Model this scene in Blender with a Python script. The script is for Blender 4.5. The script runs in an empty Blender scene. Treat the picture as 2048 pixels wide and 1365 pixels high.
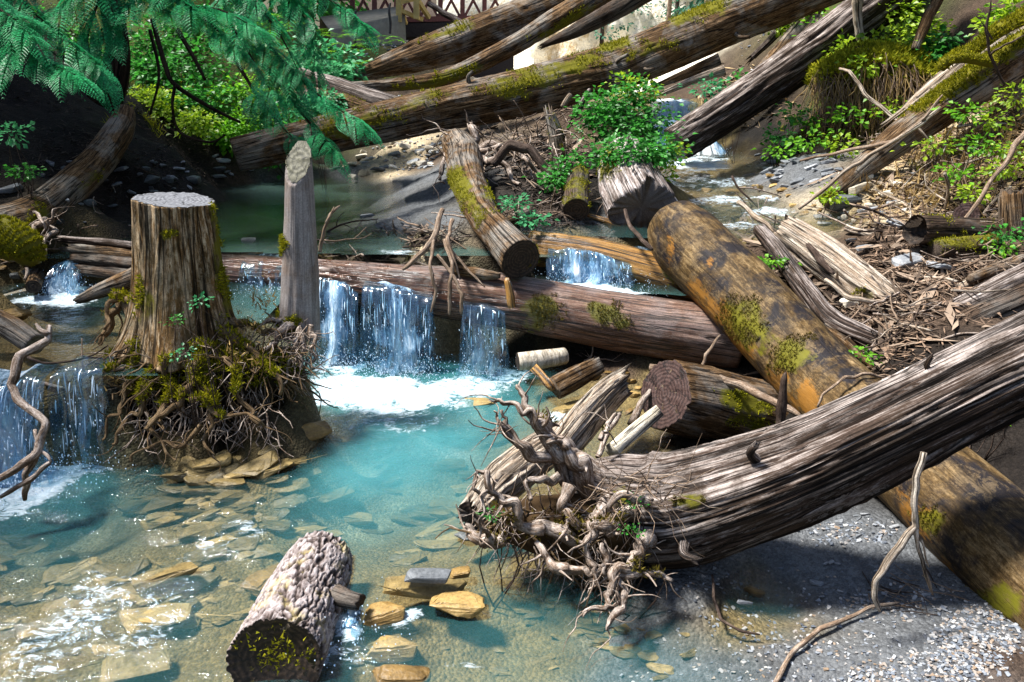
import bpy, bmesh, math, random
import numpy as np
from mathutils import Vector, Matrix
random.seed(7); np.random.seed(7)
scene = bpy.context.scene
COL = scene.collection
# ------------------------------------------------------------------ camera
CAM_H, TILT, LENS = 2.0, math.radians(20), 28.0
cam_d = bpy.data.cameras.new('camera'); cam_d.lens = LENS; cam_d.sensor_width = 36
cam_d.clip_start = 0.05; cam_d.clip_end = 600
cam = bpy.data.objects.new('camera', cam_d); COL.objects.link(cam)
cam.location = (0, 0, CAM_H); cam.rotation_euler = (math.pi/2 - TILT, 0, 0)
scene.camera = cam
# ------------------------------------------------------------------ light
SUN_EL, SUN_AZ = math.radians(62), math.radians(276)      # azimuth clockwise from +Y
world = bpy.data.worlds.new('World'); scene.world = world; world.use_nodes = True
wn = world.node_tree; wn.nodes.clear()
sky = wn.nodes.new('ShaderNodeTexSky'); sky.sky_type = 'NISHITA'; sky.sun_disc = False
sky.sun_elevation = SUN_EL; sky.sun_rotation = SUN_AZ; sky.dust_density = 1.5; sky.ozone_density = 1.0
bg = wn.nodes.new('ShaderNodeBackground'); bg.inputs[1].default_value = 0.09
wo = wn.nodes.new('ShaderNodeOutputWorld')
wn.links.new(sky.outputs[0], bg.inputs[0]); wn.links.new(bg.outputs[0], wo.inputs[0])
sun_d = bpy.data.lights.new('sun', 'SUN'); sun_d.energy = 5.0; sun_d.angle = math.radians(10)
sun_d.color = (1.0, 0.97, 0.92)
sun = bpy.data.objects.new('sun', sun_d); COL.objects.link(sun)
SDIR = Vector((math.sin(SUN_AZ)*math.cos(SUN_EL), math.cos(SUN_AZ)*math.cos(SUN_EL), math.sin(SUN_EL)))
sun.rotation_euler = SDIR.to_track_quat('Z', 'Y').to_euler()
vs = scene.view_settings; vs.view_transform = 'Standard'; vs.look = 'None'; vs.gamma = 1.0
vs.exposure = 1.3; vs.use_curve_mapping = False
scene.render.engine = 'CYCLES'
scene.cycles.use_denoising = True
scene.cycles.max_bounces = 8; scene.cycles.transparent_max_bounces = 24
scene.cycles.transmission_bounces = 4; scene.cycles.caustics_reflective = False; scene.cycles.caustics_refractive = False
# ------------------------------------------------------------------ picture <-> place
FPX = 2048*LENS/36
CT, ST = math.cos(TILT), math.sin(TILT)
def ray(px, py):
    a = (px-1024)/FPX; b = (682.5-py)/FPX
    return a, CT+b*ST, -ST+b*CT
def Q(px, py, y):                       # the point seen at (px, py), y metres out
    d = ray(px, py); t = y/d[1]
    return np.array((d[0]*t, y, CAM_H+d[2]*t))
def G(px, py, z):                       # the point seen at (px, py) on the level z
    d = ray(px, py); t = (z-CAM_H)/d[2]
    return np.array((d[0]*t, d[1]*t, z))
def ppm(p):                             # picture pixels per metre at a point
    return FPX/(p[1]*CT-(p[2]-CAM_H)*ST)
def proj(V):
    V = np.asarray(V, float)
    d = V[:, 1]*CT-(V[:, 2]-CAM_H)*ST
    u = V[:, 1]*ST+(V[:, 2]-CAM_H)*CT
    return 1024+FPX*V[:, 0]/d, 682.5-FPX*u/d
# ------------------------------------------------------------------ noise
def _h(i, j, k, s):
    n = (i.astype(np.int64)*374761393+j.astype(np.int64)*668265263+k.astype(np.int64)*2147483647+s*974711) & 0xFFFFFFFF
    n = ((n ^ (n >> 13))*1274126177) & 0xFFFFFFFF
    n = ((n ^ (n >> 15))*2246822519) & 0xFFFFFFFF
    return ((n ^ (n >> 16)) & 0xFFFFFF)/float(0xFFFFFF)
def vn(p, s=0):
    p = np.asarray(p, float); f = np.floor(p); t = p-f; t = t*t*(3-2*t); f = f.astype(np.int64)
    x, y, z = f[..., 0], f[..., 1], f[..., 2]; a, b, c = t[..., 0], t[..., 1], t[..., 2]
    r = 0
    for dx in (0, 1):
        for dy in (0, 1):
            for dz in (0, 1):
                r = r+_h(x+dx, y+dy, z+dz, s)*(a if dx else 1-a)*(b if dy else 1-b)*(c if dz else 1-c)
    return r*2-1
def fbm(p, o=4, s=0, g=0.5):
    p = np.asarray(p, float); r = 0; a = 1.0
    for i in range(o):
        r = r+a*vn(p*(2.03**i)+i*17.3, s+i); a *= g
    return r
def worley(p, s=0):                     # first and second distance
    f = np.floor(p).astype(np.int64); d1 = np.full(p.shape[0], 9.0); d2 = d1.copy()
    for dx in (-1, 0, 1):
        for dy in (-1, 0, 1):
            for dz in (-1, 0, 1):
                c = f+np.array((dx, dy, dz))
                q = c+np.stack([_h(c[:, 0], c[:, 1], c[:, 2], s+m) for m in (1, 2, 3)], 1)
                d = np.sqrt(((p-q)**2).sum(1))
                d2 = np.minimum(d2, np.maximum(d1, d)); d1 = np.minimum(d1, d)
    return d1, d2
def sm(a, b, x):
    t = np.clip((x-a)/(b-a), 0, 1); return t*t*(3-2*t)
def region(V, spots):                   # soft patches on a surface, centred where the photo shows them
    x, y = proj(V); m = np.zeros(len(V)); V = np.asarray(V)
    wx, wy = fbm(V*7, 4, 71, .6), fbm(V*7+31, 4, 72, .6)
    for (cx, cy, rx, ry, ang, amt) in spots:
        c, s = math.cos(math.radians(ang)), math.sin(math.radians(ang))
        q = .45*min(rx, ry); X_, Y_ = x-cx+wx*q, y-cy+wy*q; u = (X_*c+Y_*s)/rx; v = (-X_*s+Y_*c)/ry
        m = np.maximum(m, amt*np.clip(1.6-1.2*np.sqrt(u*u+v*v), 0, 1))
    return m
# ------------------------------------------------------------------ meshes and objects
class Geo:
    def __init__(s): s.V = []; s.Q = []; s.T = []; s.n = 0; s.A = {}
    def add(s, V, quads=None, tris=None, **at):
        V = np.asarray(V, float).reshape(-1, 3)
        if quads is not None and len(quads): s.Q.append(np.asarray(quads, int).reshape(-1, 4)+s.n)
        if tris is not None and len(tris): s.T.append(np.asarray(tris, int).reshape(-1, 3)+s.n)
        s.V.append(V)
        for k in set(list(s.A)+list(at)):
            if k not in s.A: s.A[k] = [np.zeros((s.n, 3))] if s.n else []
            v = at.get(k)
            if v is None: v = np.zeros((len(V), 3))
            s.A[k].append(np.asarray(v, float).reshape(-1, 3))
        s.n += len(V); return s
    def merge(s, g):
        if g.n: s.add(g.v(), np.concatenate(g.Q) if g.Q else None, np.concatenate(g.T) if g.T else None, **{k: np.concatenate(a) for k, a in g.A.items()})
        return s
    def v(s): return np.concatenate(s.V) if s.V else np.zeros((0, 3))
    def attr(s, k): return np.concatenate(s.A[k])
    def setattr(s, k, v): s.A[k] = [np.asarray(v, float).reshape(-1, 3)]
    def setv(s, v): s.V = [v]
def mesh_data(name, g, mat, off=(0, 0, 0), smooth=True):
    me = bpy.data.meshes.new(name)
    V = g.v()-np.asarray(off)
    q = np.concatenate(g.Q) if g.Q else np.zeros((0, 4), int); t = np.concatenate(g.T) if g.T else np.zeros((0, 3), int)
    me.vertices.add(len(V)); me.vertices.foreach_set('co', V.astype(np.float32).ravel())
    nl = q.size+t.size; npoly = len(q)+len(t)
    me.loops.add(nl); me.loops.foreach_set('vertex_index', np.concatenate([q.ravel(), t.ravel()]).astype(np.int32))
    me.polygons.add(npoly)
    st = np.concatenate([np.arange(len(q))*4, q.size+np.arange(len(t))*3]).astype(np.int32)
    me.polygons.foreach_set('loop_start', st)
    me.polygons.foreach_set('use_smooth', np.full(npoly, smooth))
    me.update(calc_edges=True)
    for k in g.A:
        a = me.attributes.new(k, 'FLOAT_VECTOR', 'POINT'); a.data.foreach_set('vector', g.attr(k).astype(np.float32).ravel())
    me.validate()
    if mat is not None: me.materials.append(mat)
    return me
BASE = {}
STUFF = ('moss', 'droplets', 'water_strands', 'fine_roots', 'dry_litter', 'hanging_rootlets', 'hanging_grass', 'fronds', 'foliage', 'stems', 'crown', 'boughs')
def thing(name, label, cat, loc, group=None):
    o = bpy.data.objects.new(name, None); COL.objects.link(o); o.empty_display_size = 0.05
    o.location = loc; BASE[o.name] = np.asarray(loc, float)
    o['label'] = label; o['category'] = cat
    if group: o['group'] = group
    return o
def part(name, g, mat, parent, smooth=True, label=None):
    b = BASE[parent.name]
    o = bpy.data.objects.new(name, mesh_data(name, g, mat, b, smooth)); COL.objects.link(o)
    o.parent = parent; BASE[o.name] = b
    if name in STUFF: o['kind'] = 'stuff'
    if label: o['label'] = label
    return o
def solo(name, g, mat, label=None, cat=None, group=None, kind=None, smooth=True):
    V = g.v(); b = np.array((V[:, 0].mean(), V[:, 1].mean(), V[:, 2].min()))
    o = bpy.data.objects.new(name, mesh_data(name, g, mat, b, smooth)); COL.objects.link(o); o.location = b; BASE[o.name] = b
    if label: o['label'] = label
    if cat: o['category'] = cat
    if group: o['group'] = group
    if kind: o['kind'] = kind
    return o
def inst(name, me, loc, rot=(0, 0, 0), sc=(1, 1, 1), label=None, cat=None, group=None, kind=None):
    o = bpy.data.objects.new(name, me); COL.objects.link(o)
    o.location = loc; o.rotation_euler = rot; o.scale = sc
    if label: o['label'] = label
    if cat: o['category'] = cat
    if group: o['group'] = group
    if kind: o['kind'] = kind
    return o
# ------------------------------------------------------------------ tubes: logs, roots, sticks
def resample(pts, rad, ds):
    P = np.asarray(pts, float); R = np.asarray(rad, float)
    if len(P) == 2: P = np.array([P[0], (P[0]+P[1])/2, P[1]]); R = np.array([R[0], (R[0]+R[1])/2, R[1]])
    E = np.vstack([2*P[0]-P[1], P, 2*P[-1]-P[-2]]); ER = np.concatenate([[R[0]], R, [R[-1]]])
    out = []; outr = []
    for i in range(1, len(E)-2):
        L = np.linalg.norm(E[i+1]-E[i]); n = max(1, int(math.ceil(L/ds)))
        for k in range(n):
            t = k/n; c = np.array([-t**3+2*t*t-t, 3*t**3-5*t*t+2, -3*t**3+4*t*t+t, t**3-t*t])/2
            out.append(c@E[i-1:i+3]); outr.append(float(ER[i]*(1-t)+ER[i+1]*t))
    out.append(E[-2]); outr.append(ER[-2])
    return np.array(out), np.array(outr)
def frames(P):
    T = np.gradient(P, axis=0); T /= np.linalg.norm(T, axis=1)[:, None]+1e-12
    N = np.zeros_like(P); up = np.array((0, 0, 1.0)) if abs(T[0][2]) < .9 else np.array((0, 1.0, 0))
    n = np.cross(up, T[0]); n /= np.linalg.norm(n)
    for i in range(len(P)):
        n = n-T[i]*(n@T[i]); n /= np.linalg.norm(n)+1e-12; N[i] = n
    return T, N, np.cross(T, N)
def tube(pts, rad, nseg=12, ds=0.05, lump=0.0, fur=0.0, kf=8, ks=1.5, seed=0, jag=(0, 0), flute=0, cap=True, bark=None, squash=1.0, capin=0.0):
    """a closed tapering tube; lump = slow unevenness, fur = furrows along the grain, jag = splintered ends, bark = plates"""
    P, R = resample(pts, rad, ds); T, N, B = frames(P); n = len(P)
    s = np.concatenate([[0], np.cumsum(np.linalg.norm(np.diff(P, axis=0), axis=1))])
    th = np.arange(nseg)*2*math.pi/nseg
    TH, S = np.meshgrid(th, s); RR = np.repeat(R[:, None], nseg, 1); Rm = R.mean()
    cs, sn = np.cos(TH), np.sin(TH); D = np.zeros_like(RR)
    if lump: D += lump*RR*fbm(np.stack([cs*1.3, sn*1.3, S/(Rm*5)], -1)+seed*3.7, 3, seed)
    if flute: D += flute*RR*np.abs(vn(np.stack([cs*2.2, sn*2.2, S*.5], -1)+seed, seed+5))
    if fur:
        w = vn(np.stack([cs*2, sn*2, S*2.5], -1), seed+9)*.18
        a = TH+w; q = np.stack([np.cos(a)*kf, np.sin(a)*kf, S*ks], -1)+seed*1.3
        f1 = vn(q, seed+20); f2 = vn(q*np.array((2.3, 2.3, 1.6)), seed+21)
        D += fur*(-np.abs(f1)*1.1+.3*f2-.9*sm(.35, .0, np.abs(vn(q*np.array((.55, .55, .5))+9, seed+22))*4))
    if bark:
        amp, cw, cl = bark
        q = np.stack([cs*RR/cw, sn*RR/cw, S/cl], -1); w = np.stack([fbm(q*.6+k*7, 3, seed+k) for k in range(3)], -1)*np.array((.55, .55, .5)); q = q+w
        n1 = np.abs(fbm(q, 2, seed+1, .35)); n2 = np.abs(fbm(q*np.array((1.5, 1.5, 1.9))+5, 2, seed+2, .35))
        h = np.minimum(sm(.0, .26, n1), .35+.65*sm(0, .2, n2)); fine = fbm(np.stack([cs*RR*160, sn*RR*160, S*60], -1), 3, seed+3)
        D += amp*(h-.6)+amp*.22*fine*h; barkh = np.clip(h+.12*fine, 0, 1)
    rr = RR+D
    V = P[:, None, :]+N[:, None, :]*(rr*cs)[..., None]*squash+B[:, None, :]*(rr*sn)[..., None]
    for e, amt in ((0, jag[0]), (n-1, jag[1])):
        if amt:
            jn = amt*(vn(np.stack([cs[0]*3, sn[0]*3, sn[0]*0+seed], -1), seed+40)+.6*vn(np.stack([cs[0]*9, sn[0]*9, sn[0]*0+seed], -1), seed+41))
            V[e] += T[e]*jn[:, None]*(-1 if e == 0 else 1)
    gr = np.stack([cs*Rm+seed*1.7, sn*Rm+seed*.9, S+seed*2.1], -1).reshape(-1, 3)
    V = V.reshape(-1, 3); i = np.arange(n-1)[:, None]*nseg; j = np.arange(nseg)[None, :]; j2 = (j+1) % nseg
    Qd = np.stack([i+j, i+j2, i+nseg+j2, i+nseg+j], -1).reshape(-1, 4)
    g = Geo()
    if cap:
        V = np.vstack([V, P[0]+T[0]*(jag[0]*.6+capin), P[-1]-T[-1]*(jag[1]*.6+capin)])
        gr = np.vstack([gr, [[seed, 0, 0]], [[seed, 0, s[-1]]]])
        a = np.arange(nseg); b = (a+1) % nseg; o = (n-1)*nseg
        tr = np.vstack([np.stack([b, a, np.full(nseg, n*nseg)], 1), np.stack([o+a, o+b, np.full(nseg, n*nseg+1)], 1)])
    else: tr = None
    g.add(V, Qd, tr, grain=gr, tint=np.zeros_like(V))
    g.bark = barkh if bark else None
    g.info = dict(P=P, T=T, N=N, B=B, R=R, rr=rr, nseg=nseg, n=n)
    return g
def disc(g, end, rings=7, out=0.003, dish=0.0, rough=0.004, seed=0, scale=0.995):
    """the cut face of a tube made by tube(): follows its outline; grain attribute carries the ring radius"""
    I = g.info; k = 0 if end == 0 else I['n']-1; ns = I['nseg']
    ringv = g.v()[k*ns:(k+1)*ns]; c = I['P'][k]; t = I['T'][k]*(-1 if end == 0 else 1)
    V = []; gr = []
    for r in range(rings, 0, -1):
        f = r/rings*scale; dv = ringv-c; rm = np.linalg.norm(dv, axis=1)[:, None]; p = c+dv*f*(1 if r == rings else ((rm.mean()*.7+rm*.3)/rm))
        nz = fbm(p*40+seed, 2, seed)*rough
        p = p+t*(out+nz-dish*(1-f*f))[:, None] if not np.isscalar(nz) else p
        V.append(p); gr.append(np.stack([np.full(ns, f*I['R'][k]*1.0), np.arange(ns)*2*math.pi/ns, np.zeros(ns)], 1))
    V.append((c+t*(out-dish))[None]); gr.append(np.zeros((1, 3)))
    V = np.vstack(V); gr = np.vstack(gr)
    i = np.arange(rings-1)[:, None]*ns; j = np.arange(ns)[None]; j2 = (j+1) % ns
    Qd = np.stack([i+j, i+j2, i+ns+j2, i+ns+j], -1).reshape(-1, 4); a = np.arange(ns); o = (rings-1)*ns
    tr = np.stack([o+a, o+(a+1) % ns, np.full(ns, rings*ns)], 1)
    if end == 0: Qd = Qd[:, ::-1]; tr = tr[:, ::-1]
    d = Geo(); d.add(V, Qd, tr, grain=gr, tint=np.zeros_like(V)); return d
def vnormals(g):
    V = g.v(); N = np.zeros_like(V)
    for q in g.Q:
        n = np.cross(V[q[:, 2]]-V[q[:, 0]], V[q[:, 3]]-V[q[:, 1]])
        for c in range(4): np.add.at(N, q[:, c], n)
    return N/(np.linalg.norm(N, axis=1)[:, None]+1e-12)
def tufts(P, N, n, size, up=.5, seed=0, wid=.22):
    """short moss blades standing on a surface: P, N sample points and normals"""
    rs = np.random.RandomState(seed)
    if len(P) == 0: return Geo()
    k = rs.randint(0, len(P), n); p = P[k]+rs.normal(0, size*.35, (n, 3)); d = N[k]+np.array((0, 0, up))+rs.normal(0, .55, (n, 3))
    d /= np.linalg.norm(d, axis=1)[:, None]; L = size*rs.uniform(.4, 1.25, n)[:, None]
    s = np.cross(d, rs.normal(0, 1, (n, 3))); s /= np.linalg.norm(s, axis=1)[:, None]+1e-9
    V = np.stack([p-s*L*wid, p+s*L*wid, p+d*L], 1).reshape(-1, 3)
    g = Geo(); g.add(V, None, np.arange(3*n).reshape(-1, 3)); return g
def wander(p, d, L, step, r0, r1, rs, bend=.35, grav=0.0):
    P = [np.array(p, float)]; d = np.array(d, float); d /= np.linalg.norm(d); n = max(2, int(L/step))
    for i in range(n):
        d = d+rs.normal(0, bend, 3); d[2] += grav; d /= np.linalg.norm(d); P.append(P[-1]+d*L/n)
    return P, list(np.linspace(r0, r1, n+1))
# ------------------------------------------------------------------ materials
class NT:
    def __init__(s, name):
        s.m = bpy.data.materials.new(name); s.m.use_nodes = True; s.t = s.m.node_tree; s.t.nodes.clear()
    def n(s, kind, **kw):
        nd = s.t.nodes.new('ShaderNode'+kind)
        for k, v in kw.items(): setattr(nd, k, v)
        return nd
    def set(s, sock, v):
        if hasattr(v, 'is_output'): s.t.links.new(v, sock)
        elif isinstance(v, (tuple, list)) and len(v) == 3 and sock.type == 'RGBA': sock.default_value = (*v, 1)
        else: sock.default_value = v
    def attr(s, k): return s.n('Attribute', attribute_name=k).outputs['Vector']
    def attrf(s, k): return s.n('Attribute', attribute_name=k).outputs['Fac']
    def scale(s, vec, sc):
        m = s.n('Mapping'); s.set(m.inputs[0], vec); m.inputs['Scale'].default_value = sc; return m.outputs[0]
    def noise(s, vec, sc=5, det=4, rough=.55, dist=0.0):
        m = s.n('TexNoise'); s.set(m.inputs['Vector'], vec); m.inputs['Scale'].default_value = sc
        m.inputs['Detail'].default_value = det; m.inputs['Roughness'].default_value = rough; m.inputs['Distortion'].default_value = dist
        return m.outputs['Fac']
    def voro(s, vec, sc=5, feat='F1', out='Distance', rnd=1.0):
        m = s.n('TexVoronoi', feature=feat); s.set(m.inputs['Vector'], vec); m.inputs['Scale'].default_value = sc
        m.inputs['Randomness'].default_value = rnd; return m.outputs[out]
    def ramp(s, f, stops, mode='LINEAR'):
        r = s.n('ValToRGB'); s.set(r.inputs[0], f); e = r.color_ramp.elements; r.color_ramp.interpolation = mode
        while len(e) < len(stops): e.new(0.5)
        for i, (p, c) in enumerate(stops):
            e[i].position = p; e[i].color = (*c, 1) if isinstance(c, (tuple, list)) else (c, c, c, 1)
        return r.outputs[0]
    def math(s, op, a, b=0.0, clamp=False):
        m = s.n('Math', operation=op, use_clamp=clamp); s.set(m.inputs[0], a); s.set(m.inputs[1], b); return m.outputs[0]
    def mix(s, f, a, b, mode='MIX'):
        m = s.n('MixRGB', blend_type=mode); s.set(m.inputs[0], f); s.set(m.inputs[1], a); s.set(m.inputs[2], b); return m.outputs[0]
    def bump(s, h, st=.5, dist=.01, nrm=None):
        b = s.n('Bump'); s.set(b.inputs['Height'], h); b.inputs['Strength'].default_value = st; b.inputs['Distance'].default_value = dist
        if nrm is not None: s.set(b.inputs['Normal'], nrm)
        return b.outputs[0]
    def bsdf(s, col, rough=.8, nrm=None, spec=.3):
        b = s.n('BsdfPrincipled'); s.set(b.inputs['Base Color'], col); s.set(b.inputs['Roughness'], rough)
        s.set(b.inputs['Specular IOR Level'], spec)
        if nrm is not None: s.set(b.inputs['Normal'], nrm)
        return b.outputs[0]
    def shmix(s, f, a, b):
        m = s.n('MixShader'); s.set(m.inputs[0], f); s.set(m.inputs[1], a); s.set(m.inputs[2], b); return m.outputs[0]
    def out(s, sh):
        o = s.n('OutputMaterial'); s.t.links.new(sh, o.inputs[0]); return s.m
    def sep(s, v, i):
        x = s.n('SeparateXYZ'); s.set(x.inputs[0], v); return x.outputs[i]
    def pos(s): return s.n('NewGeometry').outputs['Position']
    def rnd(s): return s.n('ObjectInfo').outputs['Random']
MOSS = (.06, .065, .006); MOSS2 = (.16, .14, .012)
def wood(name, dark, mid, light, gx=70, gz=3.0, lo=.33, hi=.68, patch=None, pamt=.0, orange=(.22, .10, .018), rough=.85, spec=.10, bump=.6, bumpd=.012, crack=.9, top=0.0, pscale=3.0, peel=.22):
    t = NT(name); g = t.attr('grain'); tint = t.attr('tint')
    n1 = t.noise(t.scale(g, (gx*1.5, gx*1.5, gz*4.5)), 1.0, 7, .74, .4)
    n2 = t.noise(t.scale(g, (gx*.4, gx*.4, gz*1.1)), 1.0, 6, .7, .6)
    n4 = t.noise(t.scale(g, (gx*4, gx*4, gz*18)), 1.0, 4, .75, .2)
    f = t.math('ADD', t.math('MULTIPLY', t.math('ADD', n1, n2), .40), t.math('MULTIPLY', n4, .20))
    if top:   # overhead light painted in: lighter facing up, darker facing down
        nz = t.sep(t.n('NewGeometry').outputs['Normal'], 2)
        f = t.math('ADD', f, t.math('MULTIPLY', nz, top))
    col = t.ramp(f, [(lo, dark), ((lo+hi)/2, mid), (hi, light)])
    if patch:
        pn = t.noise(g, pscale, 5, .65, .4)
        col = t.mix(t.math('MULTIPLY', t.ramp(pn, [(.46, 0.0), (.6, 1.0)]), pamt), col, patch)
    pl = t.noise(t.scale(g, (gx*.32, gx*.32, gz*2.6)), 1.0, 9, .8, .3)      # crisp-edged flakes where the surface has peeled
    plm = t.ramp(pl, [(.53, 0.0), (.555, 1.0)])
    col = t.mix(t.math('MULTIPLY', plm, peel), col, light)
    sp = t.noise(t.pos(), 120, 5, .8)
    col = t.mix(.55, col, t.mix(1.0, col, t.ramp(sp, [(.36, .45), (.6, 1.25)]), 'MULTIPLY'))
    ck = t.math('ABSOLUTE', t.math('SUBTRACT', t.noise(t.scale(g, (gx*.5, gx*.5, gz*.45)), 1.0, 3, .55, .9), .5))
    ck2 = t.math('ABSOLUTE', t.math('SUBTRACT', t.noise(t.scale(g, (gx*1.3, gx*1.3, gz*1.6)), 1.0, 3, .55, .5), .47))
    ckm = t.math('MULTIPLY', t.ramp(ck, [(.008, 0.0), (.045, 1.0)]), t.ramp(ck2, [(.0, .35), (.03, 1.0)]))
    col = t.mix(crack, col, t.mix(1.0, col, ckm, 'MULTIPLY'))
    br = t.math('ADD', t.math('MULTIPLY', t.noise(t.pos(), 9, 8, .78), .7), t.math('MULTIPLY', t.noise(t.scale(g, (20, 20, 8)), 1.0, 4, .7), .3))
    def brk(ch, k=2.2):
        return t.ramp(t.math('ADD', t.sep(tint, ch), t.math('MULTIPLY', t.math('SUBTRACT', br, .5), k)), [(.36, 0.0), (.66, 1.0)])
    ob = t.noise(t.scale(g, (46, 46, 16)), 1.0, 6, .75, .6)
    o = t.math('MULTIPLY', t.ramp(t.math('ADD', t.sep(tint, 1), t.math('ADD', t.math('MULTIPLY', t.math('SUBTRACT', ob, .5), 1.8), t.math('MULTIPLY', t.math('SUBTRACT', br, .5), 1.6))), [(.40, 0.0), (.72, 1.0)]), .85); col = t.mix(o, col, t.mix(br, tuple(c*.55 for c in orange), tuple(c*1.5 for c in orange)))
    m = brk(0); col = t.mix(m, col, t.mix(br, MOSS, MOSS2))
    w = t.sep(tint, 2)
    col = t.mix(w, col, t.mix(1.0, col, (.62, .5, .42), 'MULTIPLY'))
    h = t.math('ADD', t.math('ADD', f, t.math('MULTIPLY', plm, .18)), t.math('MULTIPLY', ckm, .45))
    nb = t.bump(h, bump, bumpd)
    ro = t.math('SUBTRACT', rough, t.math('MULTIPLY', w, .5))
    return t.out(t.bsdf(col, ro, nb, spec))
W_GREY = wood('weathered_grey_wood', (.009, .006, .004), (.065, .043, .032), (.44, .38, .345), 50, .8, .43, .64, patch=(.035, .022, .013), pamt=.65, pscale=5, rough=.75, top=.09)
W_SILVER = wood('silver_stump_wood', (.02, .014, .012), (.24, .19, .17), (.74, .68, .65), 50, 1.2, .40, .58, patch=(.06, .04, .025), pamt=.5, pscale=6, rough=.75)
W_BROWN = wood('brown_log_wood', (.010, .006, .003), (.09, .049, .020), (.36, .235, .13), 60, 2.2, .34, .66, patch=(.30, .30, .28), pamt=.5)
W_DARK = wood('dark_wet_log_wood', (.012, .008, .006), (.06, .038, .024), (.20, .14, .10), 60, 2.2, .34, .68, patch=(.16, .16, .15), pamt=.4, rough=.6)
W_WATERLOG = wood('reddish_wet_log_wood', (.018, .009, .006), (.12, .058, .034), (.40, .265, .19), 50, 1.6, .33, .66, patch=(.24, .20, .19), pamt=.5, rough=.5, spec=.4)
W_AMBER = wood('amber_soaked_log_wood', (.12, .055, .012), (.30, .15, .035), (.50, .30, .09), 40, 1.6, .33, .66, rough=.35, spec=.5)
W_LICHEN = wood('lichened_smooth_log_wood', (.016, .010, .005), (.095, .058, .022), (.32, .225, .115), 30, 3.0, .38, .64, patch=(.014, .013, .016), pamt=.95, rough=.62, bump=.25, pscale=4.5, crack=.45)
W_STUMP = wood('sawn_stump_wood', (.014, .007, .003), (.19, .105, .038), (.66, .53, .36), 30, 1.4, .39, .60, patch=(.07, .058, .030), pamt=.65, pscale=7, rough=.75)
W_POST = wood('smooth_grey_post_wood', (.10, .085, .08), (.25, .225, .215), (.42, .39, .38), 34, 1.1, .3, .7, patch=(.16, .10, .06), pamt=.55, rough=.7, bump=.3, crack=.35)
W_PALE = wood('bleached_driftwood', (.07, .042, .022), (.29, .215, .15), (.60, .53, .44), 60, 2.2, .34, .60, rough=.8)
W_CREAM = wood('cream_sawn_board', (.30, .24, .15), (.60, .52, .38), (.78, .71, .58), 50, 2, .3, .6, rough=.8)
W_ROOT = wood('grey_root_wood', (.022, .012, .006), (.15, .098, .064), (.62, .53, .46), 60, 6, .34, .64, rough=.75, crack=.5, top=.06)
W_ROOTB = wood('brown_root_wood', (.03, .018, .008), (.13, .082, .04), (.34, .25, .15), 60, 6, .34, .66, rough=.75, crack=.5)
W_STICK = wood('stick_wood', (.06, .035, .022), (.22, .15, .10), (.50, .41, .33), 60, 5, .34, .66, rough=.8, crack=.5)
W_DSTICK = wood('dark_stick_wood', (.015, .01, .008), (.06, .04, .03), (.20, .15, .12), 60, 5, .34, .66, rough=.8, crack=.5)
W_CEDAR = wood('cedar_trunk_bark', (.008, .005, .004), (.028, .018, .012), (.07, .05, .035), 60, 3, .34, .66, rough=.9)
W_BIRCH = wood('pale_birch_bark', (.08, .055, .04), (.32, .27, .20), (.58, .52, .43), 12, 30, .36, .58, rough=.7, bump=.3, crack=.4)
def bark_mat():
    t = NT('plated_bark'); g = t.attr('grain'); tint = t.attr('tint'); V = t.pos()
    n1 = t.noise(t.scale(g, (60, 60, 22)), 1.0, 6, .65, .4); n2 = t.noise(g, 9, 4, .6)
    hgt = t.sep(tint, 2)
    col = t.ramp(t.math('ADD', t.math('MULTIPLY', n1, .75), t.math('MULTIPLY', hgt, .42)), [(.38, (.010, .007, .006)), (.54, (.06, .042, .036)), (.72, (.19, .155, .145)), (.90, (.42, .375, .37))])
    col = t.mix(t.math('MULTIPLY', t.ramp(n2, [(.55, 0.0), (.66, 1.0)]), .45), col, (.50, .40, .16))
    col = t.mix(t.sep(tint, 0), col, t.mix(n1, MOSS, MOSS2))
    return t.out(t.bsdf(col, .8, t.bump(n1, .7, .012), .25))
W_BARK = bark_mat()
def end_mat(name, dark, mid, light, wet=.6):
    t = NT(name); g = t.attr('grain')
    r = t.sep(g, 0); an = t.sep(g, 1)
    wob = t.noise(t.pos(), 9, 3)
    rg = t.math('SINE', t.math('ADD', t.math('MULTIPLY', r, 300.0), t.math('MULTIPLY', wob, 7.0)))
    cr = t.math('SINE', t.math('ADD', t.math('MULTIPLY', an, 7.0), t.math('MULTIPLY', wob, 14.0)))
    n = t.noise(t.pos(), 60, 5, .7)
    f = t.math('ADD', t.math('MULTIPLY', n, .8), t.math('MULTIPLY', rg, .10))
    col = t.ramp(f, [(.25, dark), (.42, mid), (.62, light)])
    col = t.mix(t.ramp(cr, [(.93, 0.0), (1.0, .9)]), col, tuple(c*.3 for c in dark))
    return t.out(t.bsdf(col, wet, t.bump(f, .5, .008), .3))
E_DARK = end_mat('dark_rotten_end_grain', (.006, .004, .003), (.022, .014, .009), (.06, .04, .026))
E_RED = end_mat('reddish_end_grain', (.018, .009, .008), (.045, .024, .020), (.085, .05, .042), .6)
E_GREY = end_mat('grey_end_grain', (.07, .07, .078), (.135, .138, .15), (.22, .225, .24), .6)
E_TAN = end_mat('tan_end_grain', (.04, .038, .022), (.085, .080, .05), (.17, .16, .11), .6)
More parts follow.
